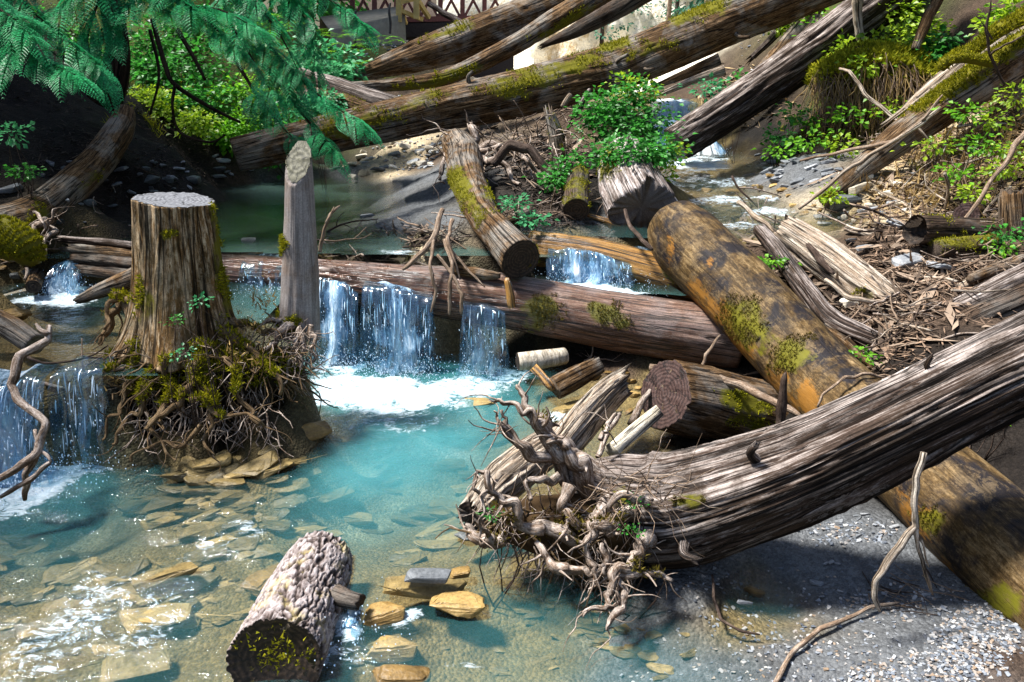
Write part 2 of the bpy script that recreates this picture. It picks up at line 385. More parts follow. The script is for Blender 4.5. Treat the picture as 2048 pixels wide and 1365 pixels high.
def moss_mat(name, a, b):
    t = NT(name); f = t.n('NewGeometry').outputs['Random Per Island']; n = t.noise(t.pos(), 7, 3)
    col = t.ramp(t.math('ADD', t.math('MULTIPLY', f, .5), t.math('MULTIPLY', n, .5)), [(.25, a), (.75, b)])
    d = t.bsdf(col, .9, None, .1); tr = t.n('BsdfTranslucent'); t.set(tr.inputs[0], col)
    return t.out(t.shmix(.3, d, tr.outputs[0]))
M_MOSS = moss_mat('moss', (.06, .075, .003), (.34, .31, .012))
M_MOSSB = moss_mat('bright_moss', (.12, .15, .008), (.46, .44, .03))
M_MOSSO = moss_mat('brown_moss', (.05, .040, .008), (.16, .125, .02))
def leaf_mat(name, a, b, c=None, tr=.45, rough=.45):
    t = NT(name); f = t.n('NewGeometry').outputs['Random Per Island']; n = t.noise(t.pos(), 3, 3)
    st = [(.2, a), (.7, b)] + ([(.97, b), (.985, c)] if c else [])
    col = t.ramp(t.math('ADD', t.math('MULTIPLY', f, .55), t.math('MULTIPLY', n, .45)), st)
    d = t.bsdf(col, rough, None, .4); x = t.n('BsdfTranslucent'); t.set(x.inputs[0], col)
    return t.out(t.shmix(tr, d, x.outputs[0]))
L_CEDAR = leaf_mat('cedar_needles', (.004, .10, .035), (.04, .46, .16), None, .5)
L_GREEN = leaf_mat('broad_green_leaves', (.015, .10, .012), (.06, .30, .035), None, .45)
L_MINT = leaf_mat('fresh_mint_leaves', (.02, .16, .055), (.08, .36, .14), None, .45)
L_FERN = leaf_mat('fern_green', (.035, .16, .008), (.19, .45, .02), None, .5)
L_YEL = leaf_mat('yellow_green_leaves', (.08, .20, .008), (.36, .50, .025), (.55, .38, .02), .5)
L_DEAD = leaf_mat('dry_straw', (.16, .09, .025), (.46, .32, .12), None, .3, .8)
L_FAR = leaf_mat('far_conifer_green', (.015, .07, .045), (.06, .20, .12), None, .3, .7)
def rock_mat(name, a, b, c, rough=.6, spec=.35):
    t = NT(name); oc = t.n('TexCoord').outputs['Object']; r = t.rnd(); P = t.pos()
    n = t.noise(P, 9, 6, .65, .3); s = t.noise(t.scale(oc, (2, 2, 26)), 1.0, 4, .6, .5)
    f = t.math('ADD', t.math('MULTIPLY', t.math('ADD', n, s), .4), t.math('MULTIPLY', r, .34))
    col = t.ramp(f, [(.32, a), (.56, b), (.78, c)])
    sp = t.noise(P, 90, 3, .7)
    col = t.mix(.5, col, t.mix(1.0, col, t.ramp(sp, [(.32, .35), (.55, 1.15)]), 'MULTIPLY'))
    return t.out(t.bsdf(col, rough, t.bump(t.math('ADD', n, t.math('MULTIPLY', s, .6)), .6, .02), spec))
R_OCHRE = rock_mat('ochre_stone', (.05, .03, .010), (.20, .12, .034), (.38, .26, .095), .45)
R_BED = rock_mat('submerged_ochre_slate', (.035, .03, .014), (.155, .11, .038), (.31, .22, .085), .5)
R_GREY = rock_mat('grey_slate', (.05, .055, .06), (.15, .16, .17), (.34, .35, .36))
R_DARK = rock_mat('dark_wet_stone', (.012, .014, .016), (.04, .045, .047), (.11, .12, .12), .4)
R_PALE = rock_mat('pale_limestone', (.22, .19, .14), (.48, .42, .32), (.75, .70, .60))
R_GREEN = rock_mat('greenish_pale_stone', (.12, .13, .09), (.30, .32, .26), (.50, .52, .46))
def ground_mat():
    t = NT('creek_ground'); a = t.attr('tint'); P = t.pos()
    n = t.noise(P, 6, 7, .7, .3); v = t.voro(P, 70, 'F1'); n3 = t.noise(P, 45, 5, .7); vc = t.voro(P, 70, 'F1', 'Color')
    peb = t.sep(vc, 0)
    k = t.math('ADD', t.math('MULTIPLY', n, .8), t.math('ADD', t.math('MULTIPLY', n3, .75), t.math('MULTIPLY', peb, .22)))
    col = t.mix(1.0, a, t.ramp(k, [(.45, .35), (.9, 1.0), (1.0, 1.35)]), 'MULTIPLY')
    n6 = t.noise(P, 190, 5, .75)
    col = t.mix(.6, col, t.mix(1.0, col, t.ramp(n6, [(.36, .45), (.6, 1.35)]), 'MULTIPLY'))
    h = t.math('ADD', t.math('ADD', t.math('MULTIPLY', n3, .6), t.math('MULTIPLY', n6, .35)), t.math('SUBTRACT', .6, v))
    return t.out(t.bsdf(col, .75, t.bump(h, .8, .014), .12))
M_GROUND = ground_mat()
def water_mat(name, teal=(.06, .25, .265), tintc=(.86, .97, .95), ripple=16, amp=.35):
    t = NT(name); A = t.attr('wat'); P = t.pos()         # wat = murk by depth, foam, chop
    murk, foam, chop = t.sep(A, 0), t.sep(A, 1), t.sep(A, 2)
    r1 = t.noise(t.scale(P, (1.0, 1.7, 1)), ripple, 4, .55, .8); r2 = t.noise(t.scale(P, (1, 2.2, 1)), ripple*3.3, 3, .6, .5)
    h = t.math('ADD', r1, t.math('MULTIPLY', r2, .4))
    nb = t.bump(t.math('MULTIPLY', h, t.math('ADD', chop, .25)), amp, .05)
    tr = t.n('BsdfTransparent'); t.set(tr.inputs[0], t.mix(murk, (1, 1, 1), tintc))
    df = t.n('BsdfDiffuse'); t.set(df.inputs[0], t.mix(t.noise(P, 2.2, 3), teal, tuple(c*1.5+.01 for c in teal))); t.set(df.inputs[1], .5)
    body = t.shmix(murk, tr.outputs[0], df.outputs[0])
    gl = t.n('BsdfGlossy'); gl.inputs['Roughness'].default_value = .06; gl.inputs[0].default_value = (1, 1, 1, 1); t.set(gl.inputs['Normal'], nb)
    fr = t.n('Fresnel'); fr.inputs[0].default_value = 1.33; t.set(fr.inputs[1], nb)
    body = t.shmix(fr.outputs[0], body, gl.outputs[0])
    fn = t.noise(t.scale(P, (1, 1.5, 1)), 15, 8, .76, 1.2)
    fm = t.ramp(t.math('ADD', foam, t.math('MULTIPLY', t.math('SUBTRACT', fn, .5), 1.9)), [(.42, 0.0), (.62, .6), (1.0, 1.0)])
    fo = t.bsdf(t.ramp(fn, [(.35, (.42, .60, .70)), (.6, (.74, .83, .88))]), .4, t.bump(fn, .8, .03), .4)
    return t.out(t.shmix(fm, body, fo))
M_WATER = water_mat('clear_turquoise_water')
M_WATERD = water_mat('grey_green_water', (.045, .085, .072), (.7, .85, .78), 14, .22)  # grey-green body colour, darker than the lower pool
M_WATERS = water_mat('shallow_stream_water', (.05, .13, .12), (.92, .97, .95), 20, .4)
def fall_mat(name, alpha=.0, tone=(.74, .87, .98)):
    t = NT(name); g = t.attr('grain')     # across, down, -
    n = t.noise(t.scale(g, (52, 6, 1)), 1.0, 6, .7, 1.4); n2 = t.noise(t.scale(g, (12, 2.2, 1)), 1.0, 4, .65, .8); n3 = t.noise(t.scale(g, (70, 26, 1)), 1.0, 4, .75, 1.0)
    f = t.math('ADD', t.math('ADD', t.math('MULTIPLY', n, .55), t.math('MULTIPLY', n2, .5)), t.math('MULTIPLY', n3, .30))
    f = t.math('SUBTRACT', f, .06)
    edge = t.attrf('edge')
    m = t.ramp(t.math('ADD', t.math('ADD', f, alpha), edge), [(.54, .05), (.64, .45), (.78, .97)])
    tc = t.ramp(t.math('ADD', f, edge), [(.50, (.16, .42, .78)), (.66, (.50, .74, .95)), (.80, (.93, .97, 1.0))])  # blue of sky-lit shade painted into thin water, white where dense
    w = t.bsdf(tc, .35, t.bump(f, .7, .03), .5); x = t.n('BsdfTranslucent'); t.set(x.inputs[0], tc)
    w = t.shmix(.35, w, x.outputs[0])
    tr = t.n('BsdfTransparent'); tr.inputs[0].default_value = (.75, .88, .93, 1)
    gl = t.n('BsdfGlossy'); gl.inputs['Roughness'].default_value = .1
    thin = t.shmix(.12, tr.outputs[0], gl.outputs[0])
    return t.out(t.shmix(m, thin, w))
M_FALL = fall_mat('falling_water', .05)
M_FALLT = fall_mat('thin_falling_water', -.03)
def plain(name, col, rough=.6, spec=.3, ns=30, var=.4):
    t = NT(name); n = t.noise(t.pos(), ns, 5, .65)
    c = t.mix(1.0, col, t.ramp(n, [(.3, 1-var), (.7, 1+var*.6)]), 'MULTIPLY')
    return t.out(t.bsdf(c, rough, t.bump(n, .4, .01), spec))
M_DROP = plain('water_droplets', (.66, .82, .95), .2, .5, 40, .1)
M_CLIFF = None
def cliff_mat():
    t = NT('sunlit_canyon_rock'); P = t.pos()
    n = t.noise(t.scale(P, (1, 1, .45)), 1.1, 7, .7, .5); v = t.noise(P, 5, 5, .75)
    col = t.ramp(t.math('ADD', t.math('MULTIPLY', n, .6), t.math('MULTIPLY', v, .4)), [(.32, (.22, .17, .14)), (.42, (.60, .46, .27)), (.50, (.86, .80, .68))])
    return t.out(t.bsdf(col, .85, t.bump(v, .8, .15), .2))
M_CLIFF = cliff_mat()
M_REDWOOD = plain('red_brown_painted_timber', (.16, .055, .045), .7)
M_DARKWOOD = plain('dark_bridge_timber', (.03, .022, .02), .8)
M_YELLOW = plain('yellow_raw_timber', (.45, .33, .12), .7, .3, 12, .3)
M_PATH = plain('trodden_path_gravel', (.20, .185, .15), .9, .2, 8, .3)
M_METAL = plain('dark_metal_post', (.03, .03, .035), .5)
# ------------------------------------------------------------------ the ground: levels read off the photo, joined to one surface
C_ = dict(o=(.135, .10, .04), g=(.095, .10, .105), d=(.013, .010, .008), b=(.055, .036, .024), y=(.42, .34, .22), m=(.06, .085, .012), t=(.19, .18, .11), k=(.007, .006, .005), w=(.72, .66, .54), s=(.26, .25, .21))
CP = []
for px, py, z, c in [
 # lower pool bed
 (100, 1340, -.07, 'o'), (300, 1340, -.08, 'o'), (250, 1200, -.07, 'o'), (60, 1200, -.1, 'o'), (60, 1080, -.33, 't'), (200, 1050, -.28, 't'), (330, 960, -.1, 'o'),
 (450, 940, -.07, 'o'), (450, 1030, -.06, 'o'), (560, 1000, -.09, 'o'), (420, 1130, -.08, 'o'), (560, 1130, -.11, 'o'), (680, 1060, -.32, 't'), (750, 960, -.46, 't'), (900, 990, -.38, 't'),
 (960, 880, -.34, 't'), (820, 865, -.16, 's'), (680, 840, -.34, 't'), (620, 770, -.2, 't'), (800, 745, -.34, 't'), (950, 735, -.22, 't'), (700, 1170, -.13, 'o'), (900, 1100, -.18, 'o'),
 (850, 1180, -.07, 'o'), (750, 1330, -.07, 'o'), (1000, 1300, -.12, 'o'), (1150, 1300, -.10, 'o'), (1200, 1200, -.09, 'o'), (1100, 1150, -.08, 'o'), (950, 1050, -.2, 'o'), (560, 1330, -.08, 'o'),
 (1350, 1210, .012, 'g'), (1300, 1340, -.09, 'g'), (1450, 1355, -.04, 'g'), (1400, 1170, .03, 'g'), (1480, 1200, -.03, 'o'), (1550, 1230, -.05, 'o'), (1600, 1120, .045, 'g'), (1700, 1080, .07, 'g'),
 (1750, 1160, .02, 'g'), (1650, 1290, .012, 'g'), (1800, 1300, .05, 'g'), (1950, 1280, .08, 'g'), (2040, 1340, .09, 'b'), (1900, 1180, .05, 'g'), (1590, 1350, .012, 'g'), (1330, 1130, .02, 'g'),
 (1450, 900, .03, 'd'), (1250, 850, -.02, 'o'), (1130, 800, -.05, 'o'), (1180, 740, .04, 'b'), (1300, 760, .05, 'o'), (1050, 770, -.1, 'o'), (1700, 950, .05, 'k'), (1600, 900, .05, 'k'), (1230, 800, .01, 'o'),
 (1050, 950, -.1, 'o'), (1500, 1050, .04, 'g'), (1000, 1180, -.08, 'o'),
 # upper pool
 (500, 490, .42, 'b'), (470, 430, .1, 'd'), (600, 400, .1, 'd'), (700, 380, .3, 'd'), (660, 440, .45, 'd'), (560, 450, .2, 'd'), (540, 400, .2, 'd'), (800, 430, .69, 'g'), (860, 460, .71, 'g'), (880, 400, .71, 'g'), (750, 462, .64, 'g'), (820, 370, .68, 'g'),
 (800, 335, .72, 'y'), (700, 345, .70, 'g'), (760, 300, .85, 'y'), (870, 320, .82, 'b'), (620, 490, .62, 'o'), (720, 505, .65, 'b'), (840, 495, .69, 'y'), (300, 450, .58, 'd'),
 # middle left pool, lip, cascade
 (120, 620, .28, 'o'), (60, 612, .3, 'o'), (200, 640, .3, 'o'), (200, 590, .32, 'o'), (150, 680, .3, 'o'), (80, 680, .33, 'o'), (20, 720, .42, 'o'), (140, 735, .38, 'o'), (210, 720, .41, 'b'),
 # stump island
 (350, 690, .5, 'k'), (280, 690, .48, 'k'), (450, 700, .5, 'd'), (560, 660, .55, 'd'), (400, 800, .33, 'k'), (320, 800, .33, 'k'), (500, 800, .28, 'k'), (430, 890, .05, 'k'), (300, 900, .0, 'k'), (560, 870, -.06, 'o'), (600, 690, .48, 'k'),
 (590, 790, .12, 'k'), (350, 880, .08, 'k'), (480, 860, .08, 'k'), (400, 905, .0, 'k'), (320, 905, -.05, 'k'), (250, 780, .36, 'k'), (650, 880, -.12, 'o'),
 # left bank
 (250, 430, .72, 'd'), (180, 440, .72, 'd'), (90, 470, .78, 'd'), (-20, 570, .62, 'b'), (380, 372, .72, 'd'), (430, 345, .8, 'd'), (540, 352, .72, 'g'), (480, 330, .84, 'b'), (70, 556, .5, 'd'),
 # middle island and streams
 (1000, 470, .72, 'b'), (1100, 420, .82, 'b'), (1050, 380, .95, 'k'), (1150, 370, .92, 'k'), (1200, 445, .79, 'g'), (1130, 455, .77, 'g'), (1250, 430, .79, 'g'), (1060, 450, .78, 'b'),
 (1180, 480, .70, 'o'),
 (1550, 345, .93, 'g'), (1620, 355, .95, 'g'), (1700, 352, 1.05, 'g'), (1600, 312, 1.08, 'g'), (1690, 385, .93, 'y'),
 # right, driftwood flat
 (1750, 440, .87, 'y'), (1800, 480, .82, 'b'), (1900, 500, .80, 'b'), (1700, 520, .7, 'b'), (1620, 520, .68, 'b'), (1560, 560, .6, 'b'), (1700, 620, .5, 'b'), (1850, 620, .6, 'b'), (1950, 580, .66, 'b'), (1750, 700, .40, 'b'),
 (1850, 760, .4, 'd'), (2000, 800, .45, 'd'), (1700, 800, .22, 'd'), (2040, 900, .32, 'd'), (1500, 500, .70, 'b'), (1550, 700, .2, 'k'), (1480, 640, .3, 'k'), (1950, 900, .2, 'd'),
]:
    p = G(px, py, z); CP.append((p[0], p[1], z, c))
for px, py, y, c in [
 (150, 380, 6.2, 'd'), (60, 400, 5.6, 'd'), (0, 470, 5.6, 'd'), (0, 330, 6.0, 'd'), (250, 330, 7.0, 'k'), (350, 300, 7.8, 'k'), (150, 240, 7.4, 'k'), (0, 200, 7.4, 'd'), (250, 190, 8.6, 'k'), (30, 110, 8.4, 'd'),
 (450, 250, 9.5, 'm'), (350, 150, 10.5, 'm'), (550, 280, 9.3, 'm'), (600, 150, 12.0, 'm'), (500, 60, 13.0, 'm'),
 (1000, 310, 7.6, 'k'), (1100, 300, 7.8, 'b'), (1230, 300, 7.2, 'k'), (1300, 330, 7.0, 'k'), (1180, 220, 9.4, 'b'), (1000, 230, 10.5, 'b'),
 (1330, 218, 11.3, 'o'), (1420, 218, 11.1, 'o'), (1250, 215, 10.6, 'b'), (1480, 200, 11.0, 'b'), (1550, 230, 9.8, 'b'), (1560, 140, 12.0, 'b'),
 (1650, 260, 9.0, 'd'), (1760, 255, 8.6, 'd'), (1800, 320, 7.2, 'b'), (1850, 340, 6.7, 'y'), (1950, 330, 6.4, 'b'), (2048, 330, 6.1, 'b'), (1850, 400, 5.9, 'y'), (1950, 420, 5.7, 'b'), (2040, 450, 5.3, 'b'),
 (1750, 100, 9.3, 'm'), (1680, 170, 9.6, 'm'), (1900, 200, 8.0, 'b'), (2000, 150, 7.8, 'b'), (1950, 60, 8.6, 'b'), (2048, 20, 8.0, 'b'), (1700, 20, 10.5, 'm'), (1820, 170, 8.9, 'd'),
 (800, 170, 12.5, 'b'), (900, 200, 11.5, 'b'), (700, 130, 13.5, 'm'), (760, 90, 15.5, 'm'), (850, 90, 15.0, 'b')]:
    p = Q(px, py, y); CP.append((p[0], p[1], p[2], c))
CP += [(.7, 5.75, .6, 'o'), (1.05, 5.8, .58, 'o'), (1.35, 6.1, .58, 'o'), (1.8, 6.2, .60, 'o'), (2.2, 6.2, .64, 'o'), (1.55, 6.6, .62, 'o'), (1.95, 6.8, .64, 'o'), (1.75, 7.4, .66, 'o'), (2.1, 7.6, .70, 'o'), (1.9, 8.3, .68, 'o'), (2.0, 9.0, .70, 'o'), (1.75, 9.6, .72, 'o'), (2.2, 9.5, .74, 'o'), (1.6, 10.4, .85, 'o'), (2.0, 10.3, .85, 'o'), (2.45, 10.0, .86, 'o'), (2.6, 6.05, .74, 'o'),
 (-1.2, 5.1, -.1, 'k'), (-.6, 5.1, -.12, 'k'), (0, 5.05, -.1, 'k'), (.5, 5.0, -.02, 'k'), (1.1, 4.85, .05, 'k'), (-1.5, 5.75, .55, 'o'), (-.8, 5.75, .58, 'o'), (-.2, 5.6, .62, 'b'), (.4, 5.35, .42, 'k'), (1.0, 5.25, .42, 'k'),
 (-2.35, 3.35, -.2, 't'), (-2.0, 3.4, -.18, 't'), (-2.7, 3.4, -.15, 't'), (-2.3, 3.62, .0, 'k'), (-1.95, 3.62, .02, 'k'), (-2.65, 3.62, .0, 'k'), (-2.3, 3.82, .42, 'o'), (-2.65, 3.82, .45, 'o'),
 (-5, 8, 2.6, 'd'), (-5, 5, 2.0, 'd'), (-4, 3, 1.3, 'd'), (-4, 1, 1.2, 'd'), (-8, 5, 3.6, 'd'), (-8, 12, 4.4, 'm'), (-5, 12, 3.0, 'm'), (-3, 15, 2.2, 'm'), (-1.5, 13, 1.4, 'b'), (0, 12.5, 1.2, 'b'), (1.5, 13, 1.35, 'o'), (1.6, 18, 1.45, 'o'),
 (-3.1, 2.2, .3, 'o'), (-3.3, 3.3, .6, 'd'), (-3.5, 4.0, .66, 'b'), (-2.95, 5.65, .52, 'd'), (-2.75, 6.0, .50, 'd'), (-2.45, 6.3, .48, 'd'), (-2.9, 5.2, .32, 'o'), (-3.2, 4.95, .36, 'o'), (-3.9, 5.0, .85, 'd'), (0, 0, -.1, 'o'), (-2, 0, -.1, 'o'), (2, .3, .15, 'g'), (0, -5, -.1, 'o'), (4, 0, 1.0, 'b'), (4, -5, 1.4, 'b'), (-4, -5, 1.4, 'd'), (2.6, 1.8, .2, 'b'),
 (6, 6, 3.0, 'b'), (8, 8, 5, 'b'), (7, 12, 5, 'm'), (4.6, 12, 3.2, 'm'), (6, 3, 2.2, 'b'), (4, 3, 1.0, 'b'), (3.1, 3.2, .5, 'd'), (10, 0, 4, 'b'), (5.5, 16, 3.6, 'm'), (1.6, 15, 1.2, 'w'), (3.2, 16, 1.4, 'w'), (0, 16, 1.1, 'w'), (0, 20, 1.0, 'w'), (3, 20, 1.1, 'w'), (-6, 20, 2.6, 'm'), (-15, 10, 7, 'd'), (-15, 0, 6, 'd'), (15, 8, 8, 'b'), (12, 20, 8, 'b'),
 (-15, 25, 5, 'm'), (-3, 30, 1.2, 'b'), (6, 30, 1.2, 'b'), (-30, 40, 12, 'm'), (30, 40, 16, 'b'), (0, 60, 2, 'b'), (-60, 20, 20, 'm'), (60, 20, 25, 'm'), (-60, 100, 25, 'm'), (60, 100, 25, 'm'), (0, 120, 10, 'm'), (40, -20, 12, 'm'), (-40, -20, 12, 'm'), (0, -30, 1, 'b')]
CP = [c for c in CP]
CX = np.array([[c[0], c[1]] for c in CP]); CZ = np.array([c[2] for c in CP]); CC = np.array([C_[c[3]] for c in CP])
_D = np.sqrt(((CX[:, None]-CX[None])**2).sum(-1)+.004); _n = len(CX)
_A = np.zeros((_n+1, _n+1)); _A[:_n, :_n] = _D-np.eye(_n)*.015; _A[_n, :_n] = 1; _A[:_n, _n] = 1
_W = np.linalg.solve(_A, np.concatenate([CZ, [0]]))
def gz(x, y, detail=True):
    x = np.atleast_1d(np.asarray(x, float)); y = np.atleast_1d(np.asarray(y, float)); r = np.empty(len(x))
    for i in range(0, len(x), 20000):
        X = np.stack([x[i:i+20000], y[i:i+20000]], 1)
        r[i:i+20000] = np.sqrt(((X[:, None]-CX[None])**2).sum(-1)+.004)@_W[:_n]+_W[_n]
    if detail:
        q = np.stack([x, y, r*.5], 1)
        far = np.clip((y-6)/10, 0, 1)*.06+.016
        r = r+far*fbm(q*3.1, 4, 3)+.012*fbm(q*14, 3, 8)
    return r
CXC, CCC = CX, CC
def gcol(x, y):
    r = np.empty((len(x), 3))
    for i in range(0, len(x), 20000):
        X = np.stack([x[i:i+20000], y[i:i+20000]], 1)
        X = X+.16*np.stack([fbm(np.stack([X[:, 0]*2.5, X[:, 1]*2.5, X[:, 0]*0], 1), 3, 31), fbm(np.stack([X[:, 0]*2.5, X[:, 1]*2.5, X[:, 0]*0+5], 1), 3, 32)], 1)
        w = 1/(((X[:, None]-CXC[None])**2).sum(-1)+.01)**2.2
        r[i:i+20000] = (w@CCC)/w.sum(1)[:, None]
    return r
def hit(px, py):                        # where the line of sight meets the ground
    d = ray(px, py); ys = np.geomspace(1.6, 40, 400); t = ys/d[1]
    z = gz(d[0]*t, ys, False); k = np.where(CAM_H+d[2]*t < z)[0]
    y = ys[k[0]] if len(k) else 20.0
    p = Q(px, py, y); p[2] = gz(p[0], p[1])[0]; return p
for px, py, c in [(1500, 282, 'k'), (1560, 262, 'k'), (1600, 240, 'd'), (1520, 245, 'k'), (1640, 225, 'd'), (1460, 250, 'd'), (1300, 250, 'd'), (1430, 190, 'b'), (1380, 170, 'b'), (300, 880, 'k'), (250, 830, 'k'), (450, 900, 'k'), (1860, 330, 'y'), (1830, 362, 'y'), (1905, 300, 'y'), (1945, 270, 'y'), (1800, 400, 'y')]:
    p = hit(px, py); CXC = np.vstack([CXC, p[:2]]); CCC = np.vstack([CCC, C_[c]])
def axis(a, b, step, grow, far0, far1):
    m = list(np.arange(a, b, step)); lo = [a]; hi = [m[-1]+step]; s = step
    while lo[-1] > far0: s *= grow; lo.append(lo[-1]-s)
    s = step
    while hi[-1] < far1: s *= grow; hi.append(hi[-1]+s)
    return np.array(lo[:0:-1]+m+hi)
gx = axis(-3.9, 4.4, .036, 1.12, -70, 70); gy = axis(1.2, 10.5, .036, 1.10, -40, 140)
X, Y = np.meshgrid(gx, gy); fx, fy = X.ravel(), Y.ravel(); zz = gz(fx, fy)
i = np.arange(len(gy)-1)[:, None]*len(gx); j = np.arange(len(gx)-1)[None]
gq = np.stack([i+j, i+j+1, i+len(gx)+j+1, i+len(gx)+j], -1).reshape(-1, 4)
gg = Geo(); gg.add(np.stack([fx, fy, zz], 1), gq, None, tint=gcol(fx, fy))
go = bpy.data.objects.new('ground', mesh_data('ground', gg, M_GROUND)); COL.objects.link(go); go['kind'] = 'structure'
# ------------------------------------------------------------------ standing and running water
def water(name, level, x0, x1, y0, y1, step, mat, murk_k, foam=(), chop=(), slope=None, amp=.006, base_chop=.25, keep=None):
    xs = np.arange(x0, x1, step); ys = np.arange(y0, y1, step); X, Y = np.meshgrid(xs, ys); x, y = X.ravel(), Y.ravel()
    z = np.full(len(x), level, float) if slope is None else slope(x, y)
    g_ = gz(x, y); dep = np.clip(z-g_, 0, 2); V = np.stack([x, y, z], 1)
    fo = region(V, foam) if len(foam) else np.zeros(len(x)); ch = np.maximum(base_chop, region(V, chop) if len(chop) else np.zeros(len(x)))
    q = np.stack([x*9+y*3, y*14-x*4, x*0], 1); V[:, 2] += amp*(fbm(q, 3, 4)*(ch*1.6)+.5*fo*fbm(q*2, 3, 6)*3)
    mk = .66*sm(-.05, .55, dep*murk_k/2.3)**.95*sm(0, .03, dep)
    i = np.arange(len(ys)-1)[:, None]*len(xs); j = np.arange(len(xs)-1)[None]
    Qd = np.stack([i+j, i+j+1, i+len(xs)+j+1, i+len(xs)+j], -1).reshape(-1, 4)
    ok = (g_ < z+.03)
    if keep is not None: ok &= keep(x, y)
    Qd = Qd[ok[Qd].any(1)]; used = np.unique(Qd); mp = np.full(len(x), -1); mp[used] = np.arange(len(used))
    g = Geo(); g.add(V[used], mp[Qd], None, wat=np.stack([mk, fo, ch], 1)[used])
    o = bpy.data.objects.new(name, mesh_data(name, g, mat)); COL.objects.link(o); o['kind'] = 'structure'; return o
water('lower_pool_water', 0.0, -3.6, 2.5, .3, 5.3, .024, M_WATER, 2.3,
  foam=[(780, 790, 150, 38, 4, 1.0), (680, 770, 70, 50, 0, .92), (900, 775, 130, 26, 0, .72), (780, 850, 190, 22, 0, .42), (1020, 750, 60, 28, 0, .6), (60, 960, 140, 40, -10, 1.0), (40, 1000, 90, 34, -20, .75), (180, 930, 60, 22, 0, .6), (150, 1230, 190, 60, -25, .46), (290, 1260, 140, 40, -25, .42), (60, 1320, 120, 50, -10, .45), (440, 1080, 140, 34, -30, .36),
        (330, 1190, 90, 20, -30, .4), (500, 1060, 60, 20, 0, .4), (700, 1250, 40, 45, 60, .8), (650, 1320, 100, 35, 0, .5), (815, 1235, 35, 18, -30, .8), (930, 1330, 60, 22, 0, .42), (1110, 835, 34, 12, 0, .7), (1120, 880, 26, 12, 0, .6)],
  chop=[(780, 800, 300, 90, 0, 1.0), (120, 980, 260, 80, 0, .8), (150, 1260, 380, 120, -20, 1.0), (440, 1080, 240, 120, -30, .8), (700, 1280, 150, 90, 0, .9), (820, 950, 260, 120, 0, .45)], amp=.007, keep=lambda x, y: (y < 5.22) & ~((x < -1.75) & (y > 3.66)))
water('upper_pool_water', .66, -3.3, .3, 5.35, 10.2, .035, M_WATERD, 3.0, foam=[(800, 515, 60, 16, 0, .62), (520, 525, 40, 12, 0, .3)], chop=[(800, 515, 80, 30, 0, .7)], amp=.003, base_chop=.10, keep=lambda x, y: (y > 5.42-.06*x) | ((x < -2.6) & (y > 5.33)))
water('middle_left_pool_water', .46, -3.7, -1.1, 3.72, 5.5, .03, M_WATERS, 1.5, keep=lambda x, y: (x < -1.8) | ((y > 4.5) & (x < -1.52)), foam=[(110, 600, 90, 12, 0, .95), (150, 588, 46, 14, 0, 1.0), (60, 605, 60, 8, 0, .7)], chop=[(120, 600, 150, 40, 0, .8)], amp=.004)
water('channel_water', .50, .15, 1.6, 5.0, 5.55, .025, M_WATERS, 1.6, foam=[(1180, 575, 70, 14, 6, 1.1), (1260, 590, 60, 12, 10, .8)], amp=.006, base_chop=.8)
def stream_level(x, y): return .785+.10*sm(6.5, 9.5, y)+.0*x
water('stream_water', .8, .0, 4.2, 5.42, 9.9, .03, M_WATERS, 1.2, slope=stream_level,
  foam=[(1440, 400, 70, 12, 0, .62), (1530, 395, 60, 10, 0, .55), (1540, 425, 60, 10, 0, .6), (1400, 330, 60, 14, 0, 1.1), (1480, 450, 60, 10, 0, .5), (1460, 365, 70, 10, 0, .5), (1610, 380, 50, 10, 0, .55)],
  chop=[(1480, 400, 180, 70, 0, .9)], amp=.007, base_chop=.35, keep=lambda x, y: y > 5.5-.12*(x-.5))
water('high_stream_water', 1.33, .6, 3.0, 11.0, 18, .12, M_WATERS, 1.0, amp=.005)
